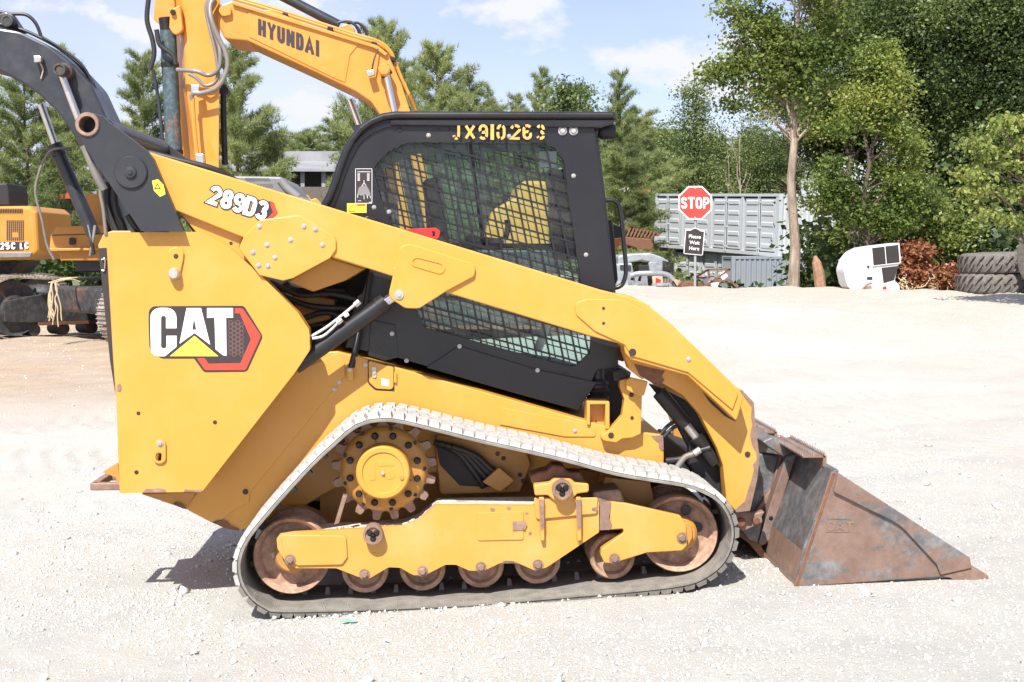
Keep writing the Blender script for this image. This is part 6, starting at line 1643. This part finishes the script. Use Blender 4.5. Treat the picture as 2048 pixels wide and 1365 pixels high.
# ------------------------------------------------------------------ shed behind the pines
p = at(560, 360, 82); sz = p.z
sh = thing('shed', Vector((p.x, 82, 0)), 'long open shed with a pale metal roof behind the pines', 'shed')
prism('roof', [(395, 302), (700, 304), (712, 338), (380, 338)], 84, .3, M['roof'], sh)
rfv = [at(380, 338, 80), at(712, 338, 80), at(705, 303, 90), at(390, 303, 90)]
mk('roof_slope', rfv + [v - Vector((0, 0, .15)) for v in rfv], [(0, 1, 2, 3), (7, 6, 5, 4), (0, 4, 5, 1), (1, 5, 6, 2), (2, 6, 7, 3), (3, 7, 4, 0)], M['roof'], sh)
for x in range(395, 710, 42):
    a = at(x, 338, 80.6); b = Vector((a.x, a.y, -.5)); V, F = bar3(a, b, .22, .22); mk('post', V, F, M['roof'], sh)
a = at(385, 338, 86); b = at(708, 338, 86)
box('rear_wall', ((a.x + b.x) / 2, 88, a.z / 2 - .3), (b.x - a.x, .2, a.z + .6), M['shed'], sh)
box('low_wall', ((a.x + b.x) / 2, 80.3, a.z * .42 - .3), (b.x - a.x, .15, a.z * .84), M['shed'], sh)

# ------------------------------------------------------------------ white shell lying by the trees
WY = 27.0
p = at(1740, 586, WY); p.z = Z(p.x, WY)
ws = thing('camper_shell', p, 'white rounded camper shell lying tipped beside the trees', 'camper shell')
prism('body', [(1709, 590), (1694, 570, 12), (1687, 541, 20), (1694, 520, 20), (1706, 505, 16), (1724, 496, 10), (1741, 493, 2), (1799, 486, 2), (1803, 527, 2), (1797, 531), (1790, 562, 4), (1800, 572), (1800, 590)], WY, .55, M['fibre'], ws, bevel=.05, seg=3)
w = prism('window_frame', [(1741, 493, 2), (1799, 486, 2), (1802.5, 527, 2), (1745, 533.5, 2)], WY - .03, .03, M['fibre'], ws, bevel=.008)
sheet('window_pane', [(1744, 496.5), (1769, 493.5), (1772, 528.5), (1747, 531.5)], WY - .031, M['darkglass'], w)
sheet('window_pane', [(1770.5, 493.2), (1796.5, 490), (1799.5, 525.3), (1773.5, 528.3)], WY - .031, M['darkglass'], w)
sheet('side_window', [(1763, 536), (1797, 532), (1788, 561), (1767, 567)], WY - .004, M['darkglass'], ws)
for x, y in ((1716, 582.5), (1770, 577)): lathe('tail_light', at(x, y, WY - .03), [(0, 0), (.034, .004), (.04, .015), (.04, .04)], M['redpaint'], ws, 16)
prism('side_vent', [(1734, 554), (1745, 554), (1745, 560), (1734, 560)], WY - .01, .01, M['gasket'], ws)
pdisc('latch', 1737, 534, 2.6, WY - .02, .02, M['gasket'], ws, 12)
ptube('trim_strip', [(1722, 582, WY - .06), (1734, 570, WY - .06), (1743, 566, WY - .06)], 2.5, M['wood'], ws, 6)
ptube('shell_rim', [(1688, 545, WY + .3), (1694, 570, WY + .3), (1710, 590, WY + .3)], 3.5, M['gasket'], ws, 8)

# ------------------------------------------------------------------ tractor tyres
lugm = bpy.data.meshes.new('tyre_lug')
def lug_geo(s):
    V = []
    for k, (z, a) in enumerate(((0.0, 0.0), (.06, .05 * s), (.135, .155 * s))):
        for rr, w_ in ((.70, .030), (.745, .020)):
            for sg in (-1, 1):
                q = a + sg * w_; V.append((rr * math.cos(q), rr * math.sin(q), z * (1 if s > 0 else -1) + (.008 if s > 0 else -.008)))
    F = []
    for k in (0, 4):
        F += [(k, k + 4, k + 6, k + 2), (k + 1, k + 3, k + 7, k + 5), (k + 2, k + 6, k + 7, k + 3)]
    F += [(0, 2, 3, 1), (8, 9, 11, 10)]
    return V, F
lug_mes = []
for s in (1, -1):
    v, f = lug_geo(s); me = bpy.data.meshes.new('tyre_lug'); me.from_pydata(v, [], f); me.materials.append(M['tyre'])
    bm = bmesh.new(); bm.from_mesh(me); bmesh.ops.recalc_face_normals(bm, faces=bm.faces); bm.to_mesh(me); bm.free(); lug_mes.append(me)
def tyre(px, Y, zc, label, rot, sc=1.0):
    p = at(px, 560, Y); p.z = zc
    t = thing('tractor_tyre', p, label, 'tyre', 'old tractor tyres piled at the right edge')
    o = lathe('tyre_carcass', (0, 0, 0), [(.40, -.15), (.55, -.19), (.66, -.18), (.70, -.13), (.705, 0), (.70, .13), (.66, .18), (.55, .19), (.40, .15), (.38, .0), (.40, -.15)], M['tyre'], None, 48, axis='z'); o.parent = t
    n = 26
    for i in range(n):
        for k, me in enumerate(lug_mes):
            c = link(bpy.data.objects.new('tyre_lug', me)); c.parent = o; c.rotation_euler = (0, 0, 2 * math.pi * (i + .5 * k) / n)
    t.rotation_euler = rot; t.scale = (sc,) * 3
    return t
zt = Z(at(1990, 560, 26.0).x, 26.0)
tyre(1992, 26.0, zt + .17, 'worn tractor tyre lying flat at the bottom of the pile', (.0, .01, .2), 1.0)
tyre(1996, 26.0, zt + .565, 'worn tractor tyre lying flat on top of another', (-.02, -.03, .9), 1.0)
tyre(2093, 24.6, Z(at(2093, 560, 24.6).x, 24.6) + .66, 'dark tyre standing upright, cut by the right edge', (0.2, 1.45, .6), .85)
bd = box('scrap_board', at(1974, 515, 25.9), (.75, .25, .05), M['scrapgrey'], bevel=.005); tag(bd, 'thin grey board lying on the topmost flat tyre', 'board')

# ------------------------------------------------------------------ dead brush, stump, small things
broadleaf(1845, 27.6, Z(at(1845, 560, 27.6).x, 27.6), [(1820, 545, 26, 34), (1850, 560, 40, 22), (1832, 505, 18, 18), (1875, 555, 26, 22), (1815, 575, 22, 12), (1895, 570, 18, 12)], 'deadleaf', 'barkdark',
    'heap of dead red brown leafy branches between the white shell and the tyres', 'brush pile', name='brush_pile', seed=81, clusters=330, per=26, cr=.12, leafsize=.09, r0=.03)
mb = MB(); rs_ = random.Random(12)
for k in range(26):
    x = rs_.uniform(1800, 1905); y = rs_.uniform(555, 582); mb.add(tube_geo(catmull([at(x, y, 27.1), at(x + rs_.uniform(-22, 22), y + rs_.uniform(-22, 4), 27.2), at(x + rs_.uniform(-40, 40), y + rs_.uniform(-40, 3), 27.4)], 3), .010, 5))
tag(mb.build('fallen_twigs', M['rootfibre']), 'pale broken twigs sticking out of the dead brush', None, None, 'stuff')
st_ = at(1645, 590, 30.2); st_.z = Z(st_.x, 30.2)
tp_ = at(1630, 512, 30.2)
v, f = tube_geo([st_ - Vector((0, 0, .3)), st_.lerp(tp_, .5), st_.lerp(tp_, .8), tp_], .1, 9, [.13, .12, .10, .03])
tag(mk('broken_trunk', v, f, M['wood']), 'splintered broken trunk leaning left of the white shell', 'stump')
mb = MB(); p = at(1678, 580, 28); mb.box(p, (.55, .3, .12), .3); mb.box(p + Vector((.25, -.05, .07)), (.2, .2, .06), .6)
tag(mb.build('scrap_metal', M['blackpart'], bevel=.01), 'small dark scrap lying left of the white shell', 'scrap')

# ------------------------------------------------------------------ scrap between the cab and the containers
SYd = 29.4
def gth(px, Y, name, label, cat):
    p = at(px, 580, Y); p.z = Z(p.x, Y); return thing(name, p, label, cat)
pt = gth(1285, 30.2, 'truck_shell', 'crumpled grey pickup front lying behind the grab handle', 'car body')
prism('hood_panel', [(1236, 512, 6), (1262, 508, 6), (1300, 506, 12), (1328, 516, 8), (1344, 527, 4), (1318, 528), (1285, 522), (1236, 530)], 30.0, 1.0, M['scrapgrey'], pt, bevel=.03)
prism('fender_panel', [(1232, 528), (1264, 526), (1268, 548, 4), (1262, 578), (1232, 580)], 29.9, .8, M['scrapgrey'], pt, bevel=.03)
prism('lamp_opening', [(1240, 530, 2), (1262, 531, 2), (1262, 542, 2), (1240, 540, 2)], 29.88, .03, M['gasket'], pt)
prism('radiator_panel', [(1277, 530), (1298, 531), (1298, 546), (1278, 545)], 29.7, .06, M['blackflat'], pt, bevel=.01)
prism('inner_panel', [(1296, 522, 6), (1326, 524, 6), (1326, 552, 8), (1300, 548, 4)], 30.0, .3, M['scrapgrey'], pt, bevel=.03)
prism('lower_panel', [(1236, 552), (1300, 550), (1312, 580), (1236, 582)], 30.1, .5, M['scrapgrey'], pt, bevel=.02)
bmp = gth(1300, 29.2, 'bumper', 'silver curved bumper on black brackets', 'bumper')
tube('bumper_bar', [at(x, y, 29.2 - .1 * (1 - abs(x - 1300) / 45)) for x, y in ((1262, 552), (1275, 548), (1300, 547), (1325, 548), (1338, 552), (1346, 560))], .055, M['scrapsilver'], bmp, 12)
for x in (1266, 1281, 1300): tube('bracket', [at(x, 552, 29.3), at(x - 2, 562, 29.3), at(x + 1, 572, 29.3)], .03, M['blackpart'], bmp, 8)
tube('bracket', [at(1299, 552, 29.3), at(1302, 580, 29.3)], .05, M['blackpart'], bmp, 8)
gr_ = gth(1335, 29.6, 'steel_grille', 'black barred grille guard leaning by the container', 'grille')
for k in range(7):
    V, F = bar3(at(1326 + k * 3, 523 + k * .8, 29.6), at(1327 + k * 3, 572 - k * .5, 29.6), .018, .018); mk('bar', V, F, M['blackpart'], gr_)
for y0, y1 in ((523, 528), (540, 541), (556, 556), (572, 569)):
    V, F = bar3(at(1325, y0, 29.59), at(1346, y1, 29.59), .03, .02); mk('rail', V, F, M['blackpart'], gr_)
V, F = bar3(at(1340, 555, 29.4), at(1358, 580, 29.4), .03, .03); mk('leg', V, F, M['blackpart'], gr_)
rb = gth(1318, 29.0, 'red_bracket', 'small faded red bracket under the bumper', 'bracket')
prism('plate', [(1312, 556), (1322, 560), (1318, 582), (1312, 582)], 29.35, .05, M['redpaint'], rb)
mb = MB(); rs_ = random.Random(31)
for k in range(26):
    x = rs_.uniform(1236, 1350); c = at(x, 575, rs_.uniform(28.8, 30.6)); c.z = Z(c.x, c.y) + .05; mb.box(c, (rs_.uniform(.05, .3), rs_.uniform(.05, .2), rs_.uniform(.03, .12)), rs_.random() * 3)
sc_ = mb.build('scrap_litter', M['scrapgrey']); tag(sc_, 'small grey scrap pieces strewn round the pickup front', None, None, 'stuff')
# rusty frame with reddish box
rf = gth(1425, 30.0, 'rusty_frame', 'rusty bent angle iron frame in front of the lower containers', 'frame')
for a, b in (((1390, 556), (1416, 540)), ((1416, 540), (1460, 539)), ((1460, 539), (1404, 577)), ((1388, 556), (1420, 556)), ((1404, 577), (1398, 580)), ((1420, 565), (1460, 560)), ((1460, 560), (1478, 580)), ((1416, 540), (1420, 556))):
    V, F = bar3(at(*a, 30.0), at(*b, 30.0), .04, .04); mk('bar', V, F, M['rust'], rf)
bx_ = gth(1385, 29.8, 'steel_box', 'red brown steel box lying at the foot of the sign', 'box')
prism('body', [(1363, 572), (1370, 564, 2), (1400, 563, 2), (1406, 572), (1404, 582), (1362, 582)], 29.8, .5, M['rust'], bx_, bevel=.015)
for k, pts in enumerate([[(1408, 566), (1412, 546), (1420, 560), (1410, 572)], [(1440, 550), (1448, 542), (1456, 552), (1446, 562)], [(1425, 560), (1438, 566), (1434, 576), (1422, 572)]]):
    o = prism('white_scrap', pts, 30.3 + .1 * k, .05, M['signwhite']); tag(o, ['torn white sheet scrap nearest the red brown box', 'torn white sheet scrap at the right of the rusty frame', 'white plastic scrap low in the rusty frame'][k], 'scrap')
# mound with a rusty rake bucket on it
mx = at(1290, 500, 42); n_ = 28; V = []; F = []
for i in range(n_):
    for j in range(n_):
        u, w_ = (i / (n_ - 1) - .5) * 2, (j / (n_ - 1) - .5) * 2
        x, y = mx.x + u * 4.2, 41 + w_ * 5; h = max(0, 1 - (u * u + w_ * w_) ** .8) * 2.5
        V.append((x, y, Z(x, y) - .15 + h * (1 + .12 * float(vnoise(x * 2, y * 2))) + .15 * float(vnoise(x * 4, y * 4)) * (h > .1)))
for i in range(n_ - 1):
    for j in range(n_ - 1): F.append((i * n_ + j, (i + 1) * n_ + j, (i + 1) * n_ + j + 1, i * n_ + j + 1))
md = mk('dirt_mound', V, F, simple('tan_soil', (.42, .30, .20), .95, 0, .3, 3, .4), smooth=True); tag(md, 'tan dirt mound behind the scrap', None, None, 'structure')
rk = thing('rake_bucket', at(1285, 500, 40), 'rusty slotted rake bucket lying on the dirt mound', 'bucket')
rk.location.z = at(1285, 500, 40).z
prism('shell', [(1250, 474), (1302, 478, 4), (1308, 492, 6), (1304, 502, 8), (1285, 500, 6), (1250, 490)], 40, 1.6, M['rust'], rk, bevel=.03)
for k in range(8):
    V, F = bar3(at(1254 + k * 7, 474 + k * .6, 40.0), at(1262 + k * 7, 456 + k * 1.3, 40.9), .05, .06); mk('tine', V, F, M['rust'], rk)
V, F = bar3(at(1256, 458, 40.9), at(1318, 470, 40.9), .10, .10); mk('top_bar', V, F, M['rust'], rk)
# bright scrap on piles deep among the pines
def junk(px, py, Y, n, spread, cols, name, label):
    t = thing(name, Vector((at(px, py, Y).x, Y, Z(at(px, py, Y).x, Y))), label, 'scrap pile'); rs_ = random.Random(px)
    for ci, cname in enumerate(cols):
        mb = MB()
        for k in range(n):
            c = at(px + rs_.uniform(-spread, spread) + ci * spread * .8, py + rs_.uniform(-spread * .4, spread * .4), Y + rs_.uniform(-.2, .2)); mb.box(c, (rs_.uniform(.1, .5), .1, rs_.uniform(.05, .3)), rs_.random() * 3)
        mb.build('scrap_sheet', M[cname], t)
    pc = at(px, py + 12, Y); mb = MB(); mb.box((pc.x, Y + .3, (pc.z + t.location.z) / 2), (spread * .03, .3, pc.z - t.location.z)); mb.build('pile_core', M['shed'], t)
    return t
junk(1252, 382, 47, 7, 15, ['signwhite', 'gasket', 'orangeplastic'], 'scrap_pile', 'white and orange scrap showing through the pines right of the cab')
junk(128, 392, 44, 7, 18, ['orangeplastic', 'rust'], 'scrap_pile', 'orange and rusty scrap showing behind the left boom cylinder')
g = atz(695, 1243, Z(at(695, 1243, 5.7).x, 5.7) + .012)
V = [g + Vector((dx, dy, dz)) for dx, dy, dz in ((-.035, -.01, 0), (-.01, .012, .01), (.015, .008, .004), (.04, .012, .008), (.035, -.008, .0), (.0, -.012, .012))]
V += [v + Vector((0, 0, .003)) for v in V]
tag(mk('plastic_scrap', V, [(5, 4, 3, 2, 1, 0), (6, 7, 8, 9, 10, 11)] + [(i, (i + 1) % 6, (i + 1) % 6 + 6, i + 6) for i in range(6)], M['greenplastic']), 'scrap of green plastic on the gravel under the track', 'litter')
